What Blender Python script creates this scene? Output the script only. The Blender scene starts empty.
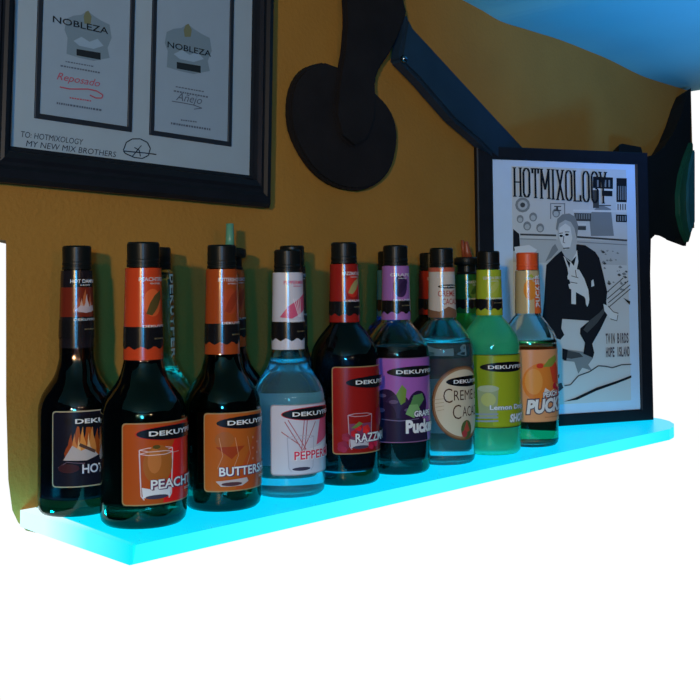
import bpy, bmesh, math, random
from mathutils import Vector, Matrix
PI = math.pi
R = math.radians
sc = bpy.context.scene
COL = sc.collection
POSTER_ART = [
  ('light grey', [(-0.2861, 0.3331), (-0.0484, 0.3282), (-0.0495, 0.2842), (-0.2869, 0.291)]),
  ('mid grey', [(-0.1289, 0.3756), (-0.1116, 0.3904), (-0.1008, 0.3943), (-0.0816, 0.3873), (-0.0763, 0.338), (-0.1256, 0.3376)]),
  ('ink', [(-0.1187, 0.4458), (-0.0758, 0.4451), (-0.0763, 0.424), (-0.1193, 0.4249)]),
  ('ink', [(-0.1001, 0.4207), (-0.0775, 0.4205), (-0.0778, 0.4104), (-0.1004, 0.4107)]),
  ('ink', [(-0.0682, 0.4444), (-0.0457, 0.4445), (-0.0469, 0.4002), (-0.0693, 0.4003)]),
  ('ink', [(-0.071, 0.3774), (-0.0471, 0.3771), (-0.0474, 0.3633), (-0.0714, 0.3636)]),
  ('dark grey', [(-0.1605, 0.3788), (-0.1246, 0.3787), (-0.125, 0.3642), (-0.1608, 0.3644)]),
  ('dark grey', [(-0.1526, 0.3555), (-0.1358, 0.3554), (-0.1359, 0.3481), (-0.1528, 0.3483)]),
  ('dark grey', [(-0.1193, 0.4212), (-0.1065, 0.4215), (-0.1073, 0.3887), (-0.1201, 0.3885)]),
  ('dark grey', [(-0.12, 0.3939), (-0.0814, 0.3946), (-0.0814, 0.3928), (-0.12, 0.3921)]),
  ('paper white', [(-0.1182, 0.424), (-0.0763, 0.4239), (-0.0764, 0.4211), (-0.1183, 0.4212)]),
  ('paper white', [(-0.1624, 0.3851), (-0.0469, 0.3849), (-0.047, 0.3812), (-0.1625, 0.3815)]),
  ('paper white', [(-0.0694, 0.3985), (-0.0465, 0.3985), (-0.0469, 0.3819), (-0.0698, 0.382)]),
  ('paper white', [(-0.1525, 0.36), (-0.1357, 0.3599), (-0.1357, 0.3575), (-0.1526, 0.3576)]),
  ('mid grey', [(-0.1605, 0.377), (-0.158, 0.377), (-0.1582, 0.368), (-0.1607, 0.368)]),
  ('mid grey', [(-0.1555, 0.3771), (-0.153, 0.3771), (-0.1532, 0.3681), (-0.1557, 0.3681)]),
  ('mid grey', [(-0.1504, 0.3772), (-0.1479, 0.3771), (-0.1481, 0.3681), (-0.1506, 0.3681)]),
  ('mid grey', [(-0.1454, 0.3772), (-0.1429, 0.3772), (-0.1431, 0.3682), (-0.1456, 0.3682)]),
  ('mid grey', [(-0.1403, 0.3773), (-0.1378, 0.3773), (-0.138, 0.3682), (-0.1405, 0.3683)]),
  ('mid grey', [(-0.1352, 0.3774), (-0.1327, 0.3774), (-0.1329, 0.3683), (-0.1355, 0.3683)]),
  ('mid grey', [(-0.1302, 0.3774), (-0.1276, 0.3774), (-0.1278, 0.3684), (-0.1304, 0.3684)]),
  ('dark grey', [(-0.0673, 0.3967), (-0.0649, 0.3967), (-0.0652, 0.3857), (-0.0675, 0.3857)]),
  ('mid grey', [(-0.0678, 0.3747), (-0.0654, 0.3747), (-0.0657, 0.3655), (-0.0681, 0.3655)]),
  ('mid grey', [(-0.0653, 0.4298), (-0.0632, 0.4298), (-0.0638, 0.4041), (-0.066, 0.404)]),
  ('mid grey', [(-0.1104, 0.4397), (-0.1069, 0.4397), (-0.1072, 0.4269), (-0.1107, 0.4269)]),
  ('dark grey', [(-0.062, 0.3968), (-0.0597, 0.3968), (-0.0599, 0.3857), (-0.0623, 0.3857)]),
  ('mid grey', [(-0.0626, 0.3747), (-0.0602, 0.3747), (-0.0605, 0.3655), (-0.0629, 0.3656)]),
  ('mid grey', [(-0.0605, 0.4299), (-0.0584, 0.4299), (-0.059, 0.4041), (-0.0612, 0.4041)]),
  ('mid grey', [(-0.1022, 0.4399), (-0.0988, 0.4399), (-0.0991, 0.4271), (-0.1025, 0.4271)]),
  ('dark grey', [(-0.0568, 0.3969), (-0.0544, 0.3969), (-0.0547, 0.3858), (-0.0571, 0.3858)]),
  ('mid grey', [(-0.0574, 0.3748), (-0.055, 0.3748), (-0.0552, 0.3656), (-0.0576, 0.3656)]),
  ('mid grey', [(-0.0557, 0.43), (-0.0536, 0.43), (-0.0542, 0.4042), (-0.0564, 0.4042)]),
  ('mid grey', [(-0.0941, 0.4401), (-0.0906, 0.4401), (-0.0909, 0.4273), (-0.0944, 0.4273)]),
  ('dark grey', [(-0.0516, 0.397), (-0.0492, 0.397), (-0.0495, 0.3859), (-0.0519, 0.3859)]),
  ('mid grey', [(-0.0522, 0.3749), (-0.0498, 0.3749), (-0.05, 0.3657), (-0.0524, 0.3657)]),
  ('mid grey', [(-0.0509, 0.4301), (-0.0487, 0.4301), (-0.0494, 0.4043), (-0.0516, 0.4043)]),
  ('mid grey', [(-0.0859, 0.4403), (-0.0824, 0.4403), (-0.0827, 0.4275), (-0.0862, 0.4275)]),
  ('mid grey', [(-0.2508, 0.3917), (-0.2529, 0.385), (-0.2586, 0.38), (-0.2662, 0.3782), (-0.2737, 0.3798), (-0.2791, 0.3846), (-0.2809, 0.3911), (-0.2788, 0.3978), (-0.2732, 0.4027), (-0.2656, 0.4047), (-0.2581, 0.403), (-0.2527, 0.3983)]),
  ('light grey', [(-0.2558, 0.3916), (-0.2573, 0.3871), (-0.261, 0.3838), (-0.2661, 0.3826), (-0.2711, 0.3837), (-0.2747, 0.3868), (-0.2759, 0.3912), (-0.2745, 0.3957), (-0.2708, 0.399), (-0.2657, 0.4002), (-0.2607, 0.3991), (-0.2571, 0.396)]),
  ('dark grey', [(-0.2607, 0.3915), (-0.2623, 0.3882), (-0.266, 0.3868), (-0.2697, 0.3881), (-0.2711, 0.3913), (-0.2695, 0.3946), (-0.2658, 0.396), (-0.2621, 0.3947)]),
  ('mid grey', [(-0.2644, 0.3667), (-0.2654, 0.3631), (-0.268, 0.3604), (-0.2716, 0.3594), (-0.2751, 0.3603), (-0.2776, 0.3629), (-0.2784, 0.3665), (-0.2774, 0.3702), (-0.2748, 0.3728), (-0.2713, 0.3738), (-0.2678, 0.3729), (-0.2653, 0.3703)]),
  ('light grey', [(-0.2669, 0.3653), (-0.2683, 0.3622), (-0.2715, 0.3609), (-0.2747, 0.3621), (-0.276, 0.3652), (-0.2746, 0.3682), (-0.2714, 0.3695), (-0.2682, 0.3683)]),
  ('mid grey', [(-0.237, 0.3706), (-0.2382, 0.3665), (-0.2412, 0.3635), (-0.2453, 0.3623), (-0.2493, 0.3634), (-0.2522, 0.3663), (-0.2532, 0.3704), (-0.2521, 0.3745), (-0.249, 0.3775), (-0.245, 0.3786), (-0.2409, 0.3776), (-0.238, 0.3747)]),
  ('light grey', [(-0.2399, 0.3691), (-0.2415, 0.3656), (-0.2453, 0.3641), (-0.249, 0.3655), (-0.2504, 0.369), (-0.2488, 0.3725), (-0.2451, 0.374), (-0.2414, 0.3726)]),
  ('mid grey', [(-0.2495, 0.3545), (-0.2507, 0.3504), (-0.2537, 0.3474), (-0.2578, 0.3463), (-0.2618, 0.3474), (-0.2646, 0.3503), (-0.2656, 0.3543), (-0.2645, 0.3584), (-0.2615, 0.3614), (-0.2574, 0.3626), (-0.2534, 0.3615), (-0.2505, 0.3586)]),
  ('light grey', [(-0.2524, 0.3531), (-0.254, 0.3495), (-0.2577, 0.3481), (-0.2614, 0.3495), (-0.2629, 0.353), (-0.2612, 0.3565), (-0.2575, 0.358), (-0.2538, 0.3565)]),
  ('mid grey', [(-0.2231, 0.3512), (-0.2243, 0.3471), (-0.2274, 0.3441), (-0.2315, 0.343), (-0.2355, 0.344), (-0.2384, 0.347), (-0.2394, 0.3511), (-0.2383, 0.3552), (-0.2352, 0.3582), (-0.2311, 0.3593), (-0.2271, 0.3583), (-0.2242, 0.3553)]),
  ('light grey', [(-0.226, 0.3498), (-0.2277, 0.3462), (-0.2314, 0.3448), (-0.2352, 0.3462), (-0.2366, 0.3497), (-0.235, 0.3532), (-0.2312, 0.3547), (-0.2275, 0.3533)]),
  ('mid grey', [(-0.1896, 0.3784), (-0.1908, 0.3742), (-0.1939, 0.3712), (-0.1981, 0.37), (-0.2022, 0.3711), (-0.2051, 0.3741), (-0.2062, 0.3781), (-0.205, 0.3823), (-0.2019, 0.3853), (-0.1977, 0.3865), (-0.1936, 0.3855), (-0.1907, 0.3825)]),
  ('light grey', [(-0.1926, 0.3769), (-0.1942, 0.3733), (-0.1981, 0.3718), (-0.2018, 0.3732), (-0.2033, 0.3768), (-0.2017, 0.3803), (-0.1978, 0.3818), (-0.1941, 0.3804)]),
  ('mid grey', [(-0.2099, 0.3959), (-0.1789, 0.396), (-0.1789, 0.3942), (-0.2099, 0.3942)]),
  ('mid grey', [(-0.2099, 0.3959), (-0.2078, 0.396), (-0.2085, 0.3674), (-0.2105, 0.3674)]),
  ('mid grey', [(-0.1809, 0.3965), (-0.1789, 0.3965), (-0.1795, 0.3678), (-0.1816, 0.3677)]),
  ('dark grey', [(-0.2018, 0.3907), (-0.1873, 0.391), (-0.1873, 0.3892), (-0.2018, 0.3889)]),
  ('dark grey', [(-0.2019, 0.3836), (-0.1874, 0.3838), (-0.1875, 0.382), (-0.202, 0.3818)]),
  ('dark grey', [(-0.1976, 0.3908), (-0.1935, 0.3909), (-0.1937, 0.3819), (-0.1978, 0.3818)]),
  ('dark grey', [(-0.272, 0.3377), (-0.1989, 0.3364), (-0.1987, 0.3397), (-0.2719, 0.3409)]),
  ('dark grey', [(-0.1553, 0.334), (-0.1089, 0.3316), (-0.0485, 0.3282), (-0.0481, 0.3315), (-0.1085, 0.3348), (-0.155, 0.3373)]),
  ('mid grey', [(-0.2722, 0.3307), (-0.199, 0.3293), (-0.1989, 0.3307), (-0.2721, 0.3321)]),
  ('mid grey', [(-0.1555, 0.3259), (-0.0486, 0.3209), (-0.0485, 0.3224), (-0.1553, 0.3274)]),
  ('ink', [(-0.2858, 0.3489), (-0.2739, 0.3402), (-0.2725, 0.3121), (-0.2865, 0.3103)]),
  ('paper white', [(-0.2844, 0.3173), (-0.2542, 0.3209), (-0.2382, 0.3121), (-0.2465, 0.305), (-0.2826, 0.3068)]),
  ('dark grey', [(-0.2424, 0.3068), (-0.2353, 0.3068), (-0.2367, 0.2379), (-0.2438, 0.238)]),
  ('mid grey', [(-0.2224, 0.2909), (-0.2075, 0.3175), (-0.2012, 0.3229), (-0.1952, 0.3122), (-0.21, 0.2979)]),
  ('mid grey', [(-0.0982, 0.3045), (-0.0957, 0.3062), (-0.0928, 0.3039), (-0.0954, 0.303)]),
  ('mid grey', [(-0.107, 0.3108), (-0.104, 0.3128), (-0.1005, 0.3103), (-0.1037, 0.3091)]),
  ('dark grey', [(-0.0662, 0.2537), (-0.0642, 0.255), (-0.0618, 0.2531), (-0.0638, 0.2525)]),
  ('mid grey', [(-0.0936, 0.2529), (-0.0898, 0.2554), (-0.0853, 0.2522), (-0.0895, 0.2506)]),
  ('mid grey', [(-0.0663, 0.2506), (-0.0625, 0.253), (-0.0581, 0.2499), (-0.0622, 0.2483)]),
  ('mid grey', [(-0.1041, 0.2903), (-0.1002, 0.2929), (-0.0956, 0.2897), (-0.0999, 0.288)]),
  ('mid grey', [(-0.073, 0.2736), (-0.0712, 0.2749), (-0.069, 0.2731), (-0.0708, 0.2725)]),
  ('mid grey', [(-0.0674, 0.2402), (-0.0635, 0.2427), (-0.0589, 0.2395), (-0.0631, 0.2379)]),
  ('dark grey', [(-0.0614, 0.2685), (-0.0574, 0.2711), (-0.0527, 0.2679), (-0.0571, 0.2661)]),
  ('mid grey', [(-0.1009, 0.28), (-0.0987, 0.2815), (-0.0962, 0.2795), (-0.0983, 0.2788)]),
  ('mid grey', [(-0.1042, 0.2891), (-0.1004, 0.2916), (-0.096, 0.2885), (-0.1001, 0.2869)]),
  ('dark grey', [(-0.0554, 0.2725), (-0.0521, 0.2747), (-0.0482, 0.2719), (-0.0518, 0.2706)]),
  ('mid grey', [(-0.0931, 0.2363), (-0.0912, 0.2375), (-0.089, 0.2357), (-0.0909, 0.2352)]),
  ('mid grey', [(-0.0599, 0.2637), (-0.0573, 0.2654), (-0.0541, 0.2631), (-0.0569, 0.2621)]),
  ('dark grey', [(-0.0923, 0.2554), (-0.09, 0.2569), (-0.0874, 0.2548), (-0.0897, 0.254)]),
  ('dark grey', [(-0.1021, 0.2877), (-0.0983, 0.2903), (-0.0938, 0.2871), (-0.098, 0.2854)]),
  ('mid grey', [(-0.0763, 0.2942), (-0.0739, 0.2958), (-0.0712, 0.2936), (-0.0736, 0.2928)]),
  ('mid grey', [(-0.0948, 0.3104), (-0.0924, 0.312), (-0.0896, 0.3099), (-0.092, 0.309)]),
  ('mid grey', [(-0.0625, 0.2392), (-0.0589, 0.2415), (-0.0547, 0.2385), (-0.0586, 0.237)]),
  ('dark grey', [(-0.0571, 0.2529), (-0.0545, 0.2546), (-0.0514, 0.2523), (-0.0541, 0.2513)]),
  ('mid grey', [(-0.073, 0.3064), (-0.0698, 0.3086), (-0.0661, 0.3059), (-0.0695, 0.3046)]),
  ('mid grey', [(-0.0959, 0.2933), (-0.0927, 0.2954), (-0.0891, 0.2927), (-0.0924, 0.2914)]),
  ('mid grey', [(-0.0915, 0.3117), (-0.09, 0.3126), (-0.0884, 0.3111), (-0.0896, 0.3108)]),
  ('dark grey', [(-0.0939, 0.251), (-0.0895, 0.2539), (-0.0845, 0.2504), (-0.0892, 0.2484)]),
  ('mid grey', [(-0.0865, 0.2965), (-0.085, 0.2975), (-0.0833, 0.2959), (-0.0847, 0.2956)]),
  ('dark grey', [(-0.0718, 0.2668), (-0.0675, 0.2696), (-0.0625, 0.2662), (-0.0672, 0.2642)]),
  ('mid grey', [(-0.0693, 0.281), (-0.065, 0.2839), (-0.0599, 0.2804), (-0.0647, 0.2785)]),
  ('mid grey', [(-0.1011, 0.2789), (-0.0983, 0.2808), (-0.0951, 0.2783), (-0.098, 0.2772)]),
  ('mid grey', [(-0.0893, 0.2934), (-0.0852, 0.2961), (-0.0805, 0.2928), (-0.0849, 0.291)]),
  ('mid grey', [(-0.0824, 0.31), (-0.0803, 0.3114), (-0.0779, 0.3094), (-0.08, 0.3087)]),
  ('mid grey', [(-0.0828, 0.2533), (-0.0802, 0.255), (-0.0772, 0.2527), (-0.0798, 0.2518)]),
  ('dark grey', [(-0.1052, 0.3084), (-0.101, 0.3112), (-0.0962, 0.3079), (-0.1007, 0.306)]),
  ('dark grey', [(-0.0584, 0.2623), (-0.0544, 0.2649), (-0.0497, 0.2616), (-0.0541, 0.2599)]),
  ('mid grey', [(-0.0685, 0.2745), (-0.0669, 0.2756), (-0.065, 0.2739), (-0.0665, 0.2736)]),
  ('mid grey', [(-0.0604, 0.2685), (-0.0561, 0.2712), (-0.0512, 0.2679), (-0.0558, 0.266)]),
  ('dark grey', [(-0.0917, 0.2155), (-0.0433, 0.2476), (-0.0445, 0.2489), (-0.0929, 0.2168)]),
  ('dark grey', [(-0.0937, 0.2228), (-0.0474, 0.255), (-0.0487, 0.2563), (-0.0949, 0.224)]),
  ('dark grey', [(-0.0898, 0.2082), (-0.0435, 0.2403), (-0.0447, 0.2416), (-0.091, 0.2095)]),
  ('dark grey', [(-0.0955, 0.2337), (-0.0582, 0.2606), (-0.0594, 0.2618), (-0.0968, 0.2349)]),
  ('ink', [(-0.0598, 0.2247), (-0.0447, 0.2181), (-0.046, 0.2117)]),
  ('mid grey', [(-0.1909, 0.1362), (-0.1474, 0.1294), (-0.1267, 0.118), (-0.1375, 0.1058), (-0.1293, 0.0948), (-0.1502, 0.101), (-0.1588, 0.0906), (-0.1666, 0.1123), (-0.1893, 0.1149)]),
  ('dark grey', [(-0.1868, 0.1343), (-0.1558, 0.1279), (-0.1476, 0.1205), (-0.1727, 0.1178), (-0.1851, 0.12)]),
  ('ink', [(-0.2205, 0.2855), (-0.2038, 0.2997), (-0.1891, 0.3104), (-0.1724, 0.3158), (-0.1555, 0.3225), (-0.1387, 0.3206), (-0.1178, 0.3087), (-0.1096, 0.2978), (-0.1017, 0.2688), (-0.094, 0.2361), (-0.0966, 0.218), (-0.0937, 0.1963), (-0.1106, 0.1678), (-0.1282, 0.1431), (-0.1243, 0.1268), (-0.1275, 0.118), (-0.1475, 0.1258), (-0.1435, 0.1454), (-0.1536, 0.1617), (-0.1527, 0.1714), (-0.1335, 0.1845), (-0.1897, 0.1893), (-0.1922, 0.1724), (-0.1862, 0.1608), (-0.1947, 0.1522), (-0.2109, 0.158), (-0.2306, 0.192), (-0.2259, 0.2219), (-0.2231, 0.259)]),
  ('dark grey', [(-0.1335, 0.1845), (-0.112, 0.1984), (-0.0967, 0.2126), (-0.1013, 0.1982), (-0.1167, 0.1805), (-0.1382, 0.1631), (-0.1465, 0.1687)]),
  ('ink', [(-0.1909, 0.1371), (-0.1796, 0.134), (-0.1831, 0.1146), (-0.1913, 0.1176)]),
  ('paper white', [(-0.1851, 0.3015), (-0.1708, 0.2907), (-0.1563, 0.3123), (-0.1541, 0.2907), (-0.1587, 0.2728), (-0.1678, 0.2406), (-0.1737, 0.2586), (-0.1773, 0.28)]),
  ('paper white', [(-0.169, 0.2818), (-0.1585, 0.2817), (-0.1611, 0.2146), (-0.1705, 0.2157)]),
  ('light grey', [(-0.1958, 0.3533), (-0.1911, 0.3614), (-0.1795, 0.366), (-0.1682, 0.3625), (-0.1621, 0.3536), (-0.1574, 0.3308), (-0.1584, 0.3069), (-0.1687, 0.2918), (-0.1817, 0.2999), (-0.1911, 0.3142), (-0.1962, 0.3347)]),
  ('paper white', [(-0.1923, 0.3515), (-0.1797, 0.3597), (-0.1694, 0.3535), (-0.1657, 0.3338), (-0.1702, 0.3176), (-0.1808, 0.3122), (-0.1888, 0.3229), (-0.1935, 0.3354)]),
  ('mid grey', [(-0.1996, 0.3497), (-0.1961, 0.3676), (-0.1856, 0.3758), (-0.1709, 0.3778), (-0.1585, 0.3716), (-0.1526, 0.3555), (-0.1564, 0.3302), (-0.1611, 0.3518), (-0.1682, 0.3625), (-0.1795, 0.366), (-0.1921, 0.3596), (-0.1966, 0.3461)]),
  ('ink', [(-0.185, 0.3373), (-0.1861, 0.3357), (-0.1889, 0.3351), (-0.1917, 0.3357), (-0.1928, 0.3372), (-0.1916, 0.3387), (-0.1889, 0.3394), (-0.1861, 0.3388)]),
  ('ink', [(-0.1726, 0.3395), (-0.1739, 0.338), (-0.1769, 0.3373), (-0.1798, 0.3379), (-0.181, 0.3394), (-0.1797, 0.341), (-0.1768, 0.3416), (-0.1738, 0.341)]),
  ('dark grey', [(-0.1935, 0.3408), (-0.1851, 0.3419), (-0.1854, 0.3433), (-0.1937, 0.3422)]),
  ('dark grey', [(-0.1811, 0.3437), (-0.1717, 0.3438), (-0.1717, 0.3452), (-0.181, 0.3452)]),
  ('dark grey', [(-0.1841, 0.3373), (-0.1858, 0.3255), (-0.1815, 0.3241), (-0.1811, 0.3254), (-0.1842, 0.3257), (-0.1825, 0.3372)]),
  ('dark grey', [(-0.1852, 0.3139), (-0.1723, 0.3148), (-0.1724, 0.3168), (-0.1853, 0.3159)]),
  ('ink', [(-0.1698, 0.2907), (-0.1581, 0.3015), (-0.1637, 0.2835)]),
  ('ink', [(-0.1811, 0.2979), (-0.1709, 0.2889), (-0.1732, 0.28)]),
  ('paper white', [(-0.1777, 0.2639), (-0.1755, 0.2702), (-0.1648, 0.28), (-0.1524, 0.2763), (-0.1422, 0.2601), (-0.1343, 0.2402), (-0.1326, 0.2222), (-0.138, 0.2187), (-0.143, 0.2278), (-0.1575, 0.2351), (-0.174, 0.2434), (-0.1759, 0.2505), (-0.1654, 0.254), (-0.1653, 0.2576), (-0.1768, 0.2595)]),
  ('dark grey', [(-0.1739, 0.2544), (-0.1573, 0.2515), (-0.157, 0.2528), (-0.1736, 0.2556)]),
  ('dark grey', [(-0.1695, 0.2651), (-0.155, 0.2614), (-0.1546, 0.2626), (-0.1691, 0.2663)]),
  ('dark grey', [(-0.1615, 0.2763), (-0.1597, 0.2637), (-0.1582, 0.2639), (-0.16, 0.2764)]),
  ('paper white', [(-0.1409, 0.2259), (-0.1326, 0.224), (-0.1338, 0.2168), (-0.1371, 0.2097), (-0.1401, 0.2151)]),
  ('paper white', [(-0.1276, 0.2564), (-0.1233, 0.259), (-0.1214, 0.2473), (-0.1278, 0.2455)]),
  ('paper white', [(-0.1031, 0.2145), (-0.0933, 0.2107), (-0.082, 0.1996), (-0.0722, 0.194), (-0.0748, 0.185), (-0.0888, 0.1871), (-0.1012, 0.2018)]),
  ('dark grey', [(-0.094, 0.2103), (-0.0825, 0.1991), (-0.0716, 0.196), (-0.071, 0.1974), (-0.0815, 0.2002), (-0.0927, 0.2112)]),
  ('dark grey', [(-0.0731, 0.1941), (-0.0753, 0.1838), (-0.0885, 0.1878), (-0.089, 0.1864), (-0.0745, 0.1825), (-0.0714, 0.1939)]),
  ('dark grey', [(-0.1881, 0.0696), (-0.1756, 0.0708), (-0.176, 0.0729), (-0.1884, 0.0717)]),
  ('dark grey', [(-0.1749, 0.0711), (-0.1579, 0.0863), (-0.1598, 0.0878), (-0.1767, 0.0726)]),
  ('dark grey', [(-0.1585, 0.0861), (-0.1353, 0.0922), (-0.1361, 0.0943), (-0.1593, 0.0881)]),
  ('dark grey', [(-0.135, 0.0923), (-0.1158, 0.1023), (-0.1171, 0.1042), (-0.1364, 0.0942)]),
  ('dark grey', [(-0.1166, 0.1022), (-0.1017, 0.1007), (-0.1015, 0.1028), (-0.1163, 0.1043)]),
  ('dark grey', [(-0.1019, 0.1007), (-0.087, 0.0975), (-0.0864, 0.0995), (-0.1013, 0.1028)]),
  ('dark grey', [(-0.0863, 0.0975), (-0.0668, 0.1021), (-0.0676, 0.1042), (-0.0871, 0.0995)]),
  ('dark grey', [(-0.0672, 0.1021), (-0.0455, 0.1022), (-0.0456, 0.1043), (-0.0673, 0.1043)]),
  ('ink', [(-0.1909, 0.0425), (-0.166, 0.0484), (-0.1216, 0.0641), (-0.0766, 0.0746), (-0.0461, 0.0833), (-0.0462, 0.0788), (-0.0767, 0.0701), (-0.1218, 0.0587), (-0.1619, 0.0446)]),
  ('dark grey', [(-0.213, 0.063), (-0.2067, 0.0732), (-0.1943, 0.0762), (-0.1904, 0.0672), (-0.1987, 0.0614)]),
  ('dark grey', [(-0.2022, 0.0889), (-0.198, 0.0922), (-0.1993, 0.0835)]),
]
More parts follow.
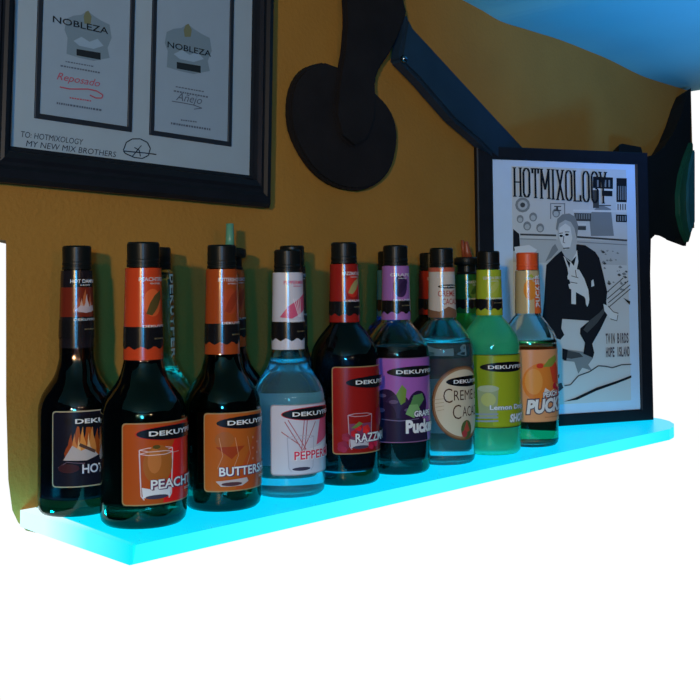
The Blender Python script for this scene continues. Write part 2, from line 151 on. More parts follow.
CERT_ART = [
  ('crest grey', [(-0.1718, 0.2177), (-0.1611, 0.2239), (-0.1485, 0.2277), (-0.1391, 0.235), (-0.1293, 0.2302), (-0.1162, 0.2259), (-0.1029, 0.223), (-0.0991, 0.2058), (-0.1054, 0.191), (-0.1017, 0.1779), (-0.1278, 0.1694), (-0.1502, 0.1697), (-0.1706, 0.1715), (-0.1696, 0.1929), (-0.1745, 0.2026)]),
  ('crest gold', [(-0.1453, 0.2256), (-0.1423, 0.233), (-0.1375, 0.2353), (-0.1325, 0.2282), (-0.1339, 0.2184), (-0.1435, 0.2166)]),
  ('ink', [(-0.1552, 0.1809), (-0.1167, 0.1822), (-0.1165, 0.1727), (-0.155, 0.1722)]),
  ('paper', [(-0.1602, 0.1906), (-0.1478, 0.1983), (-0.1349, 0.1939), (-0.1221, 0.2003), (-0.112, 0.1925), (-0.1282, 0.1856), (-0.1506, 0.1857)]),
  ('crest grey', [(-0.315, 0.2056), (-0.3058, 0.2112), (-0.2951, 0.2146), (-0.2871, 0.2213), (-0.2787, 0.2168), (-0.2675, 0.2128), (-0.2561, 0.2101), (-0.2528, 0.1942), (-0.2581, 0.1805), (-0.2549, 0.1684), (-0.277, 0.1608), (-0.2962, 0.1611), (-0.3136, 0.1629), (-0.3129, 0.1826), (-0.3172, 0.1916)]),
  ('crest gold', [(-0.2923, 0.2127), (-0.2898, 0.2195), (-0.2858, 0.2216), (-0.2814, 0.215), (-0.2825, 0.206), (-0.2907, 0.2043)]),
  ('ink', [(-0.3005, 0.1714), (-0.2677, 0.1725), (-0.2674, 0.1637), (-0.3003, 0.1635)]),
  ('paper', [(-0.3048, 0.1805), (-0.2943, 0.1875), (-0.2832, 0.1834), (-0.2724, 0.1892), (-0.2638, 0.182), (-0.2775, 0.1757), (-0.2966, 0.1759)]),
  ('print grey', [(-0.3146, 0.1541), (-0.3128, 0.1542), (-0.3128, 0.1528), (-0.3146, 0.1527)]),
  ('print grey', [(-0.3119, 0.1542), (-0.3087, 0.1543), (-0.3087, 0.1529), (-0.3118, 0.1527)]),
  ('print grey', [(-0.3078, 0.1542), (-0.3048, 0.1544), (-0.3047, 0.1529), (-0.3077, 0.1527)]),
  ('print grey', [(-0.3038, 0.1543), (-0.3017, 0.1544), (-0.3017, 0.1529), (-0.3038, 0.1528)]),
  ('print grey', [(-0.3008, 0.1543), (-0.2982, 0.1544), (-0.2982, 0.153), (-0.3007, 0.1528)]),
  ('print grey', [(-0.2973, 0.1543), (-0.2948, 0.1545), (-0.2948, 0.153), (-0.2973, 0.1528)]),
  ('print grey', [(-0.2939, 0.1544), (-0.291, 0.1545), (-0.291, 0.153), (-0.2938, 0.1529)]),
  ('print grey', [(-0.2901, 0.1544), (-0.2869, 0.1546), (-0.2869, 0.1531), (-0.29, 0.1529)]),
  ('print grey', [(-0.286, 0.1544), (-0.2842, 0.1545), (-0.2841, 0.1531), (-0.2859, 0.153)]),
  ('print grey', [(-0.2832, 0.1545), (-0.2815, 0.1546), (-0.2815, 0.1531), (-0.2832, 0.153)]),
  ('print grey', [(-0.2805, 0.1545), (-0.2773, 0.1547), (-0.2772, 0.1532), (-0.2805, 0.153)]),
  ('print grey', [(-0.321, 0.1481), (-0.3177, 0.1483), (-0.3177, 0.1464), (-0.321, 0.1462)]),
  ('print grey', [(-0.3168, 0.1482), (-0.3135, 0.1483), (-0.3134, 0.1464), (-0.3167, 0.1462)]),
  ('print grey', [(-0.3125, 0.1482), (-0.3108, 0.1483), (-0.3108, 0.1463), (-0.3125, 0.1462)]),
  ('print grey', [(-0.3099, 0.1482), (-0.3081, 0.1483), (-0.3081, 0.1463), (-0.3098, 0.1463)]),
  ('print grey', [(-0.3072, 0.1482), (-0.304, 0.1484), (-0.304, 0.1464), (-0.3071, 0.1463)]),
  ('print grey', [(-0.3031, 0.1483), (-0.3001, 0.1484), (-0.3001, 0.1464), (-0.303, 0.1463)]),
  ('print grey', [(-0.2992, 0.1483), (-0.2963, 0.1484), (-0.2962, 0.1465), (-0.2991, 0.1463)]),
  ('print grey', [(-0.2954, 0.1483), (-0.2931, 0.1484), (-0.2931, 0.1464), (-0.2953, 0.1463)]),
  ('print grey', [(-0.2922, 0.1483), (-0.2894, 0.1485), (-0.2894, 0.1465), (-0.2921, 0.1464)]),
  ('print grey', [(-0.2885, 0.1483), (-0.2857, 0.1485), (-0.2856, 0.1465), (-0.2884, 0.1464)]),
  ('print grey', [(-0.2847, 0.1484), (-0.282, 0.1485), (-0.2819, 0.1465), (-0.2847, 0.1464)]),
  ('print grey', [(-0.281, 0.1484), (-0.279, 0.1485), (-0.279, 0.1465), (-0.2809, 0.1464)]),
  ('print grey', [(-0.2781, 0.1484), (-0.2756, 0.1485), (-0.2755, 0.1466), (-0.278, 0.1464)]),
  ('print grey', [(-0.2746, 0.1484), (-0.2722, 0.1486), (-0.2721, 0.1466), (-0.2746, 0.1464)]),
  ('print grey', [(-0.2712, 0.1485), (-0.2682, 0.1486), (-0.2681, 0.1466), (-0.2712, 0.1465)]),
  ('red print', [(-0.308, 0.1112), (-0.306, 0.1113), (-0.3059, 0.1096), (-0.3079, 0.1095)]),
  ('red print', [(-0.305, 0.1112), (-0.3024, 0.1113), (-0.3023, 0.1096), (-0.305, 0.1095)]),
  ('red print', [(-0.3015, 0.1113), (-0.2992, 0.1114), (-0.2991, 0.1096), (-0.3014, 0.1096)]),
  ('red print', [(-0.2982, 0.1113), (-0.2955, 0.1114), (-0.2954, 0.1097), (-0.2982, 0.1096)]),
  ('red print', [(-0.2945, 0.1114), (-0.2917, 0.1115), (-0.2917, 0.1097), (-0.2945, 0.1097)]),
  ('red print', [(-0.2908, 0.1114), (-0.289, 0.1115), (-0.289, 0.1098), (-0.2907, 0.1097)]),
  ('red print', [(-0.2881, 0.1115), (-0.2864, 0.1115), (-0.2864, 0.1098), (-0.288, 0.1097)]),
  ('red print', [(-0.2855, 0.1115), (-0.2822, 0.1116), (-0.2822, 0.1099), (-0.2854, 0.1098)]),
  ('red print', [(-0.2813, 0.1115), (-0.2791, 0.1116), (-0.2791, 0.1099), (-0.2812, 0.1098)]),
  ('print grey', [(-0.3248, 0.1026), (-0.3228, 0.1027), (-0.3227, 0.1003), (-0.3247, 0.1002)]),
  ('print grey', [(-0.3219, 0.1026), (-0.3201, 0.1027), (-0.3201, 0.1003), (-0.3218, 0.1002)]),
  ('print grey', [(-0.3192, 0.1026), (-0.3169, 0.1027), (-0.3169, 0.1003), (-0.3192, 0.1002)]),
  ('print grey', [(-0.316, 0.1026), (-0.3141, 0.1027), (-0.3141, 0.1002), (-0.3159, 0.1002)]),
  ('print grey', [(-0.3132, 0.1026), (-0.3115, 0.1027), (-0.3114, 0.1002), (-0.3131, 0.1002)]),
  ('print grey', [(-0.3106, 0.1026), (-0.3082, 0.1027), (-0.3082, 0.1002), (-0.3105, 0.1002)]),
  ('print grey', [(-0.3073, 0.1026), (-0.304, 0.1027), (-0.3039, 0.1003), (-0.3072, 0.1002)]),
  ('print grey', [(-0.3031, 0.1026), (-0.3, 0.1027), (-0.2999, 0.1002), (-0.303, 0.1002)]),
  ('print grey', [(-0.299, 0.1026), (-0.296, 0.1027), (-0.2959, 0.1002), (-0.299, 0.1002)]),
  ('print grey', [(-0.295, 0.1026), (-0.293, 0.1027), (-0.2929, 0.1002), (-0.295, 0.1002)]),
  ('print grey', [(-0.2921, 0.1026), (-0.2894, 0.1027), (-0.2893, 0.1002), (-0.292, 0.1001)]),
  ('print grey', [(-0.2885, 0.1026), (-0.2863, 0.1027), (-0.2862, 0.1002), (-0.2884, 0.1001)]),
  ('print grey', [(-0.2854, 0.1026), (-0.2834, 0.1026), (-0.2833, 0.1002), (-0.2853, 0.1001)]),
  ('print grey', [(-0.2824, 0.1026), (-0.2806, 0.1026), (-0.2805, 0.1002), (-0.2824, 0.1001)]),
  ('print grey', [(-0.2796, 0.1026), (-0.2776, 0.1026), (-0.2775, 0.1002), (-0.2796, 0.1001)]),
  ('print grey', [(-0.2766, 0.1026), (-0.2732, 0.1027), (-0.2731, 0.1002), (-0.2765, 0.1001)]),
  ('print grey', [(-0.2722, 0.1026), (-0.2689, 0.1027), (-0.2689, 0.1002), (-0.2721, 0.1001)]),
  ('print grey', [(-0.268, 0.1026), (-0.2647, 0.1027), (-0.2646, 0.1002), (-0.2679, 0.1001)]),
  ('print grey', [(-0.156, 0.1487), (-0.1527, 0.1489), (-0.1527, 0.1473), (-0.1559, 0.1471)]),
  ('print grey', [(-0.1516, 0.1488), (-0.1481, 0.1489), (-0.148, 0.1473), (-0.1516, 0.1472)]),
  ('print grey', [(-0.147, 0.1488), (-0.1433, 0.149), (-0.1432, 0.1474), (-0.1469, 0.1472)]),
  ('print grey', [(-0.1422, 0.1488), (-0.1381, 0.149), (-0.1381, 0.1474), (-0.1421, 0.1472)]),
  ('print grey', [(-0.137, 0.1489), (-0.1334, 0.149), (-0.1334, 0.1474), (-0.137, 0.1473)]),
  ('print grey', [(-0.1323, 0.1489), (-0.1283, 0.1491), (-0.1283, 0.1475), (-0.1323, 0.1473)]),
  ('print grey', [(-0.1272, 0.1489), (-0.1251, 0.149), (-0.1251, 0.1474), (-0.1271, 0.1473)]),
  ('print grey', [(-0.124, 0.149), (-0.121, 0.1491), (-0.121, 0.1475), (-0.124, 0.1473)]),
  ('print grey', [(-0.1199, 0.149), (-0.1157, 0.1492), (-0.1157, 0.1476), (-0.1198, 0.1474)]),
  ('print grey', [(-0.1146, 0.149), (-0.1111, 0.1492), (-0.1111, 0.1476), (-0.1146, 0.1474)]),
  ('print grey', [(-0.1589, 0.1429), (-0.1553, 0.1431), (-0.1553, 0.141), (-0.1589, 0.1408)]),
  ('print grey', [(-0.1542, 0.143), (-0.1505, 0.1431), (-0.1505, 0.141), (-0.1542, 0.1408)]),
  ('print grey', [(-0.1494, 0.143), (-0.1464, 0.1431), (-0.1464, 0.141), (-0.1494, 0.1408)]),
  ('print grey', [(-0.1453, 0.143), (-0.1428, 0.1431), (-0.1428, 0.1409), (-0.1453, 0.1408)]),
  ('print grey', [(-0.1417, 0.143), (-0.1398, 0.1431), (-0.1398, 0.1409), (-0.1417, 0.1408)]),
  ('print grey', [(-0.1387, 0.143), (-0.1353, 0.1431), (-0.1352, 0.141), (-0.1386, 0.1408)]),
  ('print grey', [(-0.1342, 0.143), (-0.1312, 0.1431), (-0.1311, 0.141), (-0.1341, 0.1408)]),
  ('print grey', [(-0.13, 0.143), (-0.1264, 0.1431), (-0.1263, 0.141), (-0.13, 0.1408)]),
  ('print grey', [(-0.1252, 0.143), (-0.1225, 0.1431), (-0.1224, 0.141), (-0.1252, 0.1408)]),
  ('print grey', [(-0.1213, 0.143), (-0.1176, 0.1432), (-0.1175, 0.141), (-0.1213, 0.1408)]),
  ('print grey', [(-0.1165, 0.143), (-0.1139, 0.1431), (-0.1138, 0.141), (-0.1164, 0.1408)]),
  ('print grey', [(-0.1127, 0.143), (-0.1089, 0.1432), (-0.1088, 0.141), (-0.1127, 0.1408)]),
  ('print grey', [(-0.1077, 0.143), (-0.1041, 0.1432), (-0.104, 0.141), (-0.1077, 0.1408)]),
  ('print grey', [(-0.147, 0.1061), (-0.1443, 0.1062), (-0.1443, 0.1043), (-0.1469, 0.1043)]),
  ('print grey', [(-0.1432, 0.1062), (-0.141, 0.1063), (-0.1409, 0.1044), (-0.1432, 0.1044)]),
  ('print grey', [(-0.1399, 0.1063), (-0.1365, 0.1064), (-0.1365, 0.1046), (-0.1398, 0.1045)]),
  ('print grey', [(-0.1354, 0.1065), (-0.1333, 0.1065), (-0.1333, 0.1047), (-0.1353, 0.1046)]),
  ('print grey', [(-0.1322, 0.1066), (-0.1291, 0.1066), (-0.129, 0.1048), (-0.1321, 0.1047)]),
  ('print grey', [(-0.1279, 0.1067), (-0.1252, 0.1068), (-0.1251, 0.1049), (-0.1279, 0.1048)]),
  ('print grey', [(-0.124, 0.1068), (-0.122, 0.1069), (-0.1219, 0.105), (-0.124, 0.1049)]),
  ('print grey', [(-0.1625, 0.1001), (-0.1601, 0.1001), (-0.1601, 0.0975), (-0.1624, 0.0974)]),
  ('print grey', [(-0.159, 0.1001), (-0.155, 0.1002), (-0.155, 0.0975), (-0.159, 0.0974)]),
  ('print grey', [(-0.1539, 0.1001), (-0.1518, 0.1001), (-0.1517, 0.0975), (-0.1539, 0.0974)]),
  ('print grey', [(-0.1507, 0.1001), (-0.1472, 0.1001), (-0.1472, 0.0975), (-0.1506, 0.0974)]),
  ('print grey', [(-0.1461, 0.1), (-0.144, 0.1001), (-0.144, 0.0974), (-0.1461, 0.0974)]),
  ('print grey', [(-0.1429, 0.1), (-0.1405, 0.1001), (-0.1404, 0.0974), (-0.1429, 0.0974)]),
  ('print grey', [(-0.1394, 0.1), (-0.1352, 0.1001), (-0.1351, 0.0975), (-0.1393, 0.0974)]),
  ('print grey', [(-0.1341, 0.1), (-0.1317, 0.1001), (-0.1316, 0.0974), (-0.134, 0.0974)]),
  ('print grey', [(-0.1306, 0.1), (-0.1272, 0.1001), (-0.1271, 0.0974), (-0.1305, 0.0974)]),
  ('print grey', [(-0.1261, 0.1), (-0.1231, 0.1001), (-0.123, 0.0974), (-0.126, 0.0973)]),
  ('print grey', [(-0.1219, 0.1), (-0.119, 0.1001), (-0.1189, 0.0974), (-0.1219, 0.0973)]),
  ('print grey', [(-0.1178, 0.1), (-0.1147, 0.1001), (-0.1147, 0.0974), (-0.1177, 0.0973)]),
  ('print grey', [(-0.1136, 0.1), (-0.1112, 0.1001), (-0.1111, 0.0974), (-0.1135, 0.0973)]),
  ('print grey', [(-0.11, 0.1), (-0.1061, 0.1001), (-0.1061, 0.0974), (-0.11, 0.0973)]),
  ('print grey', [(-0.105, 0.1), (-0.1028, 0.1001), (-0.1027, 0.0973), (-0.1049, 0.0973)]),
  ('print grey', [(-0.1016, 0.1), (-0.0991, 0.1001), (-0.099, 0.0973), (-0.1016, 0.0973)]),
  ('red print', [(-0.3216, 0.1205), (-0.3084, 0.1201), (-0.3082, 0.1217), (-0.3214, 0.1221)]),
  ('red print', [(-0.3083, 0.1202), (-0.2949, 0.1222), (-0.295, 0.1238), (-0.3083, 0.1217)]),
  ('red print', [(-0.2949, 0.1222), (-0.2841, 0.1239), (-0.2842, 0.1255), (-0.295, 0.1238)]),
  ('red print', [(-0.2843, 0.1239), (-0.2719, 0.1233), (-0.2716, 0.125), (-0.284, 0.1255)]),
  ('red print', [(-0.2722, 0.1234), (-0.2638, 0.1197), (-0.2628, 0.1212), (-0.2713, 0.1249)]),
  ('red print', [(-0.2642, 0.1206), (-0.2655, 0.1166), (-0.2637, 0.1164), (-0.2624, 0.1203)]),
  ('red print', [(-0.2646, 0.1173), (-0.2729, 0.1161), (-0.2729, 0.1144), (-0.2646, 0.1157)]),
  ('red print', [(-0.2725, 0.116), (-0.2808, 0.1185), (-0.2816, 0.1169), (-0.2733, 0.1145)]),
  ('print grey', [(-0.1618, 0.1273), (-0.1429, 0.1275), (-0.1427, 0.1287), (-0.1616, 0.1285)]),
  ('print grey', [(-0.1429, 0.1275), (-0.1269, 0.1271), (-0.1266, 0.1283), (-0.1427, 0.1287)]),
  ('print grey', [(-0.127, 0.1271), (-0.1139, 0.1249), (-0.1134, 0.1261), (-0.1265, 0.1283)]),
  ('print grey', [(-0.1138, 0.1261), (-0.1267, 0.1229), (-0.1265, 0.1218), (-0.1135, 0.125)]),
  ('pen', [(-0.2308, 0.0552), (-0.2268, 0.0658), (-0.2283, 0.0661), (-0.2323, 0.0555)]),
  ('pen', [(-0.2272, 0.0654), (-0.2186, 0.0709), (-0.2194, 0.072), (-0.228, 0.0665)]),
  ('pen', [(-0.219, 0.0707), (-0.2072, 0.0722), (-0.2073, 0.0736), (-0.219, 0.0721)]),
  ('pen', [(-0.2076, 0.0722), (-0.1971, 0.0689), (-0.1964, 0.0703), (-0.2069, 0.0735)]),
  ('pen', [(-0.1975, 0.0692), (-0.1928, 0.062), (-0.1913, 0.0628), (-0.196, 0.07)]),
  ('pen', [(-0.1928, 0.0625), (-0.1956, 0.0531), (-0.194, 0.0529), (-0.1913, 0.0623)]),
  ('pen', [(-0.1952, 0.0536), (-0.204, 0.0488), (-0.2032, 0.0476), (-0.1944, 0.0524)]),
  ('pen', [(-0.2035, 0.0489), (-0.2153, 0.0489), (-0.2155, 0.0475), (-0.2037, 0.0475)]),
  ('pen', [(-0.2151, 0.0489), (-0.2283, 0.0525), (-0.2289, 0.0512), (-0.2157, 0.0475)]),
  ('pen', [(-0.228, 0.0524), (-0.231, 0.0552), (-0.2322, 0.0542), (-0.2292, 0.0513)]),
  ('pen', [(-0.2316, 0.054), (-0.2171, 0.0543), (-0.217, 0.0558), (-0.2315, 0.0554)]),
  ('pen', [(-0.2171, 0.0543), (-0.2009, 0.0549), (-0.2008, 0.0563), (-0.217, 0.0558)]),
  ('pen', [(-0.2009, 0.0549), (-0.1829, 0.0549), (-0.1827, 0.0564), (-0.2008, 0.0563)]),
  ('pen', [(-0.2061, 0.065), (-0.2133, 0.0565), (-0.2121, 0.0558), (-0.205, 0.0644)]),
  ('pen', [(-0.2133, 0.0565), (-0.2189, 0.0495), (-0.2178, 0.0488), (-0.2121, 0.0558)]),
  ('pen', [(-0.2161, 0.0604), (-0.2087, 0.0574), (-0.208, 0.0585), (-0.2154, 0.0615)]),
  ('pen', [(-0.209, 0.0578), (-0.2074, 0.0503), (-0.2059, 0.0506), (-0.2076, 0.0581)]),
]
# ------------------------------------------------------------------ materials
MATS = {}
def principled(name, col, rough=.5, metal=0, spec=.5, trans=0, ior=1.45, emit=None, estr=0, noise=0, nscale=60, bump=0, bscale=200, coat=0):
    if name in MATS: return MATS[name]
    m = bpy.data.materials.new(name); m.use_nodes = True
    nt = m.node_tree; b = nt.nodes['Principled BSDF']
    b.inputs['Base Color'].default_value = (*col, 1)
    b.inputs['Roughness'].default_value = rough
    b.inputs['Metallic'].default_value = metal
    b.inputs['Specular IOR Level'].default_value = spec
    b.inputs['Transmission Weight'].default_value = trans
    b.inputs['IOR'].default_value = ior
    b.inputs['Coat Weight'].default_value = coat
    if emit: b.inputs['Emission Color'].default_value = (*emit, 1); b.inputs['Emission Strength'].default_value = estr
    if noise or bump:
        tc = nt.nodes.new('ShaderNodeTexCoord')
    if noise:
        n = nt.nodes.new('ShaderNodeTexNoise'); n.inputs['Scale'].default_value = nscale; n.inputs['Detail'].default_value = 4
        nt.links.new(tc.outputs['Object'], n.inputs['Vector'])
        mr = nt.nodes.new('ShaderNodeMapRange'); mr.inputs['To Min'].default_value = 1-noise; mr.inputs['To Max'].default_value = 1+noise
        nt.links.new(n.outputs['Fac'], mr.inputs['Value'])
        mx = nt.nodes.new('ShaderNodeVectorMath'); mx.operation = 'SCALE'; mx.inputs[0].default_value = col
        nt.links.new(mr.outputs['Result'], mx.inputs['Scale']); nt.links.new(mx.outputs[0], b.inputs['Base Color'])
    if bump:
        n2 = nt.nodes.new('ShaderNodeTexNoise'); n2.inputs['Scale'].default_value = bscale; n2.inputs['Detail'].default_value = 5
        nt.links.new(tc.outputs['Object'], n2.inputs['Vector'])
        bp = nt.nodes.new('ShaderNodeBump'); bp.inputs['Strength'].default_value = bump; bp.inputs['Distance'].default_value = .002
        nt.links.new(n2.outputs['Fac'], bp.inputs['Height']); nt.links.new(bp.outputs[0], b.inputs['Normal'])
    MATS[name] = m
    return m
def glass(name, col, ior, rough=.0):
    return principled(name, col, rough, trans=1, ior=ior, spec=.5)
def ink(col, rough=.2):
    return principled('print %s' % (tuple(round(c, 3) for c in col),), col, rough, spec=.6)

# ------------------------------------------------------------------ helpers
def obj(name, verts, faces, mat, parent=None, midx=None, smooth=False):
    me = bpy.data.meshes.new(name)
    me.from_pydata([tuple(v) for v in verts], [], faces)
    for m in (mat if isinstance(mat, (list, tuple)) else [mat]): me.materials.append(m)
    if midx: me.polygons.foreach_set('material_index', midx)
    if smooth: me.polygons.foreach_set('use_smooth', [True]*len(me.polygons))
    me.update()
    o = bpy.data.objects.new(name, me); COL.objects.link(o)
    if parent: o.parent = parent
    return o
def tag(o, label=None, cat=None, group=None, kind=None):
    if label: o['label'] = label
    if cat: o['category'] = cat
    if group: o['group'] = group
    if kind: o['kind'] = kind
    return o
def thing(name, label, cat, loc=(0, 0, 0), rz=0, group=None):
    o = bpy.data.objects.new(name, None); COL.objects.link(o)
    o.location = loc; o.rotation_euler = (0, 0, rz); o.empty_display_size = .02
    return tag(o, label, cat, group)
def lathe(prof, seg=64):
    v, f = [], []
    n = len(prof); rings = []
    for r, z in prof:
        if r < 1e-6: rings.append([len(v)]); v.append((0, 0, z))
        else:
            rings.append(list(range(len(v), len(v)+seg)))
            v += [(r*math.cos(2*PI*k/seg), r*math.sin(2*PI*k/seg), z) for k in range(seg)]
    for a, b in zip(rings, rings[1:]):
        for k in range(seg):
            k2 = (k+1) % seg
            if len(a) == 1 and len(b) == 1: continue
            if len(a) == 1: f.append((a[0], b[k2], b[k]))
            elif len(b) == 1: f.append((a[k], a[k2], b[0]))
            else: f.append((a[k], a[k2], b[k2], b[k]))
    return v, f
def smoothprof(pts, sub=4):
    # Catmull-Rom through the profile points
    out = []
    n = len(pts)
    for i in range(n-1):
        p0 = pts[max(i-1, 0)]; p1 = pts[i]; p2 = pts[i+1]; p3 = pts[min(i+2, n-1)]
        for s in range(sub):
            t = s/sub
            out.append(tuple(.5*((2*p1[k])+(-p0[k]+p2[k])*t+(2*p0[k]-5*p1[k]+4*p2[k]-p3[k])*t*t+(-p0[k]+3*p1[k]-3*p2[k]+p3[k])*t**3) for k in (0, 1)))
    out.append(pts[-1])
    return out
def prism(outline, d0, d1, axis='y', bevel=0, inset1=0):
    # extruded outline in the x-z plane from y=d0 (front) to y=d1 (back); outline may be any polygon
    bm = bmesh.new()
    vs = [bm.verts.new((x, d0, z)) for x, z in outline]
    f = bm.faces.new(vs)
    r = bmesh.ops.extrude_face_region(bm, geom=[f])
    nv = [g for g in r['geom'] if isinstance(g, bmesh.types.BMVert)]
    for v in nv: v.co.y = d1
    if inset1:
        cx = sum(v.co.x for v in nv)/len(nv); cz = sum(v.co.z for v in nv)/len(nv)
        for v in nv:
            dx, dz = v.co.x-cx, v.co.z-cz; L = math.hypot(dx, dz) or 1
            v.co.x -= dx/L*inset1; v.co.z -= dz/L*inset1
    bmesh.ops.recalc_face_normals(bm, faces=bm.faces)
    if bevel:
        bmesh.ops.bevel(bm, geom=list(bm.edges), offset=bevel, segments=2, affect='EDGES', clamp_overlap=True)
    me = [tuple(v.co) for v in bm.verts]; bm.verts.index_update()
    fs = [tuple(v.index for v in f.verts) for f in bm.faces]
    bm.free()
    return me, fs
def merge(*parts):
    V, F = [], []
    for v, f in parts:
        o = len(V); V += v; F += [tuple(i+o for i in q) for q in f]
    return V, F
def box(x0, x1, y0, y1, z0, z1, bevel=0):
    bm = bmesh.new(); bmesh.ops.create_cube(bm, size=1)
    for v in bm.verts: v.co = Vector((x0+(v.co.x+.5)*(x1-x0), y0+(v.co.y+.5)*(y1-y0), z0+(v.co.z+.5)*(z1-z0)))
    if bevel: bmesh.ops.bevel(bm, geom=list(bm.edges), offset=bevel, segments=2, affect='EDGES')
    bm.verts.index_update()
    r = [tuple(v.co) for v in bm.verts], [tuple(v.index for v in f.verts) for f in bm.faces]
    bm.free(); return r
TXT = {}
def text2d(s, bold=0, shear=0):
    key = (s, bold, shear)
    if key in TXT: return TXT[key]
    c = bpy.data.curves.new('t', 'FONT'); c.body = s; c.offset = bold; c.shear = shear; c.resolution_u = 3; c.fill_mode = 'FRONT'
    o = bpy.data.objects.new('t', c); COL.objects.link(o)
    bpy.context.view_layer.update()
    me = o.to_mesh()
    V = [(v.co.x, v.co.y) for v in me.vertices]; F = [tuple(p.vertices) for p in me.polygons]
    o.to_mesh_clear(); bpy.data.objects.remove(o); bpy.data.curves.remove(c)
    x0 = min(v[0] for v in V); x1 = max(v[0] for v in V); y0 = min(v[1] for v in V); y1 = max(v[1] for v in V)
    V = [((x-x0)/(x1-x0), (y-y0)/(y1-y0)) for x, y in V]
    TXT[key] = (V, F); return V, F

class Print:
    """flat printed shapes, later laid on a cylinder or a plane; each shape keeps its own colour"""
    def __init__(s, base=0, step=.00004): s.V = []; s.F = []; s.M = []; s.mats = []; s.L = base; s.step = step; s.strip = None
    def mi(s, col):
        m = ink(col)
        if m not in s.mats: s.mats.append(m)
        return s.mats.index(m)
    def poly(s, pts, col, strip=None):
        s.L += s.step; k = s.mi(col); strip = s.strip or strip
        if strip:
            x0 = min(p[0] for p in pts); x1 = max(p[0] for p in pts)
            n = max(1, int(math.ceil((x1-x0)/strip)))
            for i in range(n):
                a = x0+(x1-x0)*i/n; b = x0+(x1-x0)*(i+1)/n
                q = clip(clip(pts, a, 1), b, -1)
                if len(q) >= 3: s.add(q, [tuple(range(len(q)))], k)
        else: s.add(pts, [tuple(range(len(pts)))], k)
    def add(s, pts, faces, k):
        o = len(s.V); s.V += [(x, z, s.L) for x, z in pts]
        for f in faces: s.F.append(tuple(i+o for i in f)); s.M.append(k)
    def addc(s, pts, faces, k):
        if not s.strip: return s.add(pts, faces, k)
        for f in faces:
            q = [pts[i] for i in f]; a = min(p[0] for p in q); b = max(p[0] for p in q)
            n0 = math.floor(a/s.strip); n1 = math.floor(b/s.strip)
            for n in range(n0, n1+1):
                g = q if n0 == n1 else clip(clip(q, n*s.strip, 1), (n+1)*s.strip, -1)
                if len(g) >= 3: s.add(g, [tuple(range(len(g)))], k)
    def text(s, t, x0, z0, x1, z1, col, bold=0, shear=0, slope=0):
        s.L += s.step; k = s.mi(col); V, F = text2d(t, bold, shear)
        s.addc([(x0+(x1-x0)*u, z0+(z1-z0)*w+slope*(x1-x0)*u) for u, w in V], F, k)
    def build(s, name, parent, mapf):
        return obj(name, [mapf(*v) for v in s.V], s.F, s.mats, parent, s.M)
def clip(pts, x, sgn):
    out = []
    for i in range(len(pts)):
        a = pts[i-1]; b = pts[i]
        ia = (a[0]-x)*sgn >= 0; ib = (b[0]-x)*sgn >= 0
        if ia != ib:
            t = (x-a[0])/(b[0]-a[0]); out.append((x, a[1]+(b[1]-a[1])*t))
        if ib: out.append(b)
    return out
def ell(cx, cz, rx, rz, k=20, a0=0, a1=2*PI): return [(cx+rx*math.cos(a0+(a1-a0)*t/k), cz+rz*math.sin(a0+(a1-a0)*t/k)) for t in range(k+(a1-a0 < 6))]
def rr(x0, z0, x1, z1, r=.003):
    p = []
    for cx, cz, a in ((x1-r, z1-r, 0), (x0+r, z1-r, 90), (x0+r, z0+r, 180), (x1-r, z0+r, 270)):
        p += [(cx+r*math.cos(R(a+t)), cz+r*math.sin(R(a+t))) for t in (0, 30, 60, 90)]
    return p
def stroke(pts, w):
    t, b = [], []
    for i, (x, y) in enumerate(pts):
        x0, y0 = pts[max(i-1, 0)]; x1, y1 = pts[min(i+1, len(pts)-1)]
        d = math.hypot(x1-x0, y1-y0) or 1; nx, ny = -(y1-y0)/d*w/2, (x1-x0)/d*w/2
        t.append((x+nx, y+ny)); b.append((x-nx, y-ny))
    return t+b[::-1]
def cyl(rad):
    def f(u, z, l):
        a = u/rad; r = (rad(z) if callable(rad) else rad)+l
        return (r*math.sin(a), -r*math.cos(a), z)
    return f

# ------------------------------------------------------------------ world, camera
w = bpy.data.worlds.new('World'); sc.world = w; w.use_nodes = True
nt = w.node_tree; nt.nodes.clear()
tc = nt.nodes.new('ShaderNodeTexCoord'); sx = nt.nodes.new('ShaderNodeSeparateXYZ'); nt.links.new(tc.outputs['Generated'], sx.inputs[0])
def ramp(sock, a, b):
    m = nt.nodes.new('ShaderNodeMapRange'); m.inputs['From Min'].default_value = a; m.inputs['From Max'].default_value = b
    nt.links.new(sock, m.inputs['Value']); return m.outputs[0]
def mul(a, b):
    m = nt.nodes.new('ShaderNodeMath'); m.operation = 'MULTIPLY'; nt.links.new(a, m.inputs[0]); nt.links.new(b, m.inputs[1]); return m.outputs[0]
fac = mul(mul(mul(ramp(sx.outputs[1], .05, .15), ramp(sx.outputs[0], -.02, .12)), ramp(sx.outputs[2], .40, .33)), ramp(sx.outputs[2], -.75, -.62))
mix = nt.nodes.new('ShaderNodeMix'); mix.data_type = 'RGBA'
mix.inputs[6].default_value = (.006, .009, .014, 1); mix.inputs[7].default_value = (1.02, 1.02, 1.02, 1)
nt.links.new(fac, mix.inputs[0])
bg = nt.nodes.new('ShaderNodeBackground'); nt.links.new(mix.outputs[2], bg.inputs[0])
wo = nt.nodes.new('ShaderNodeOutputWorld'); nt.links.new(bg.outputs[0], wo.inputs[0])

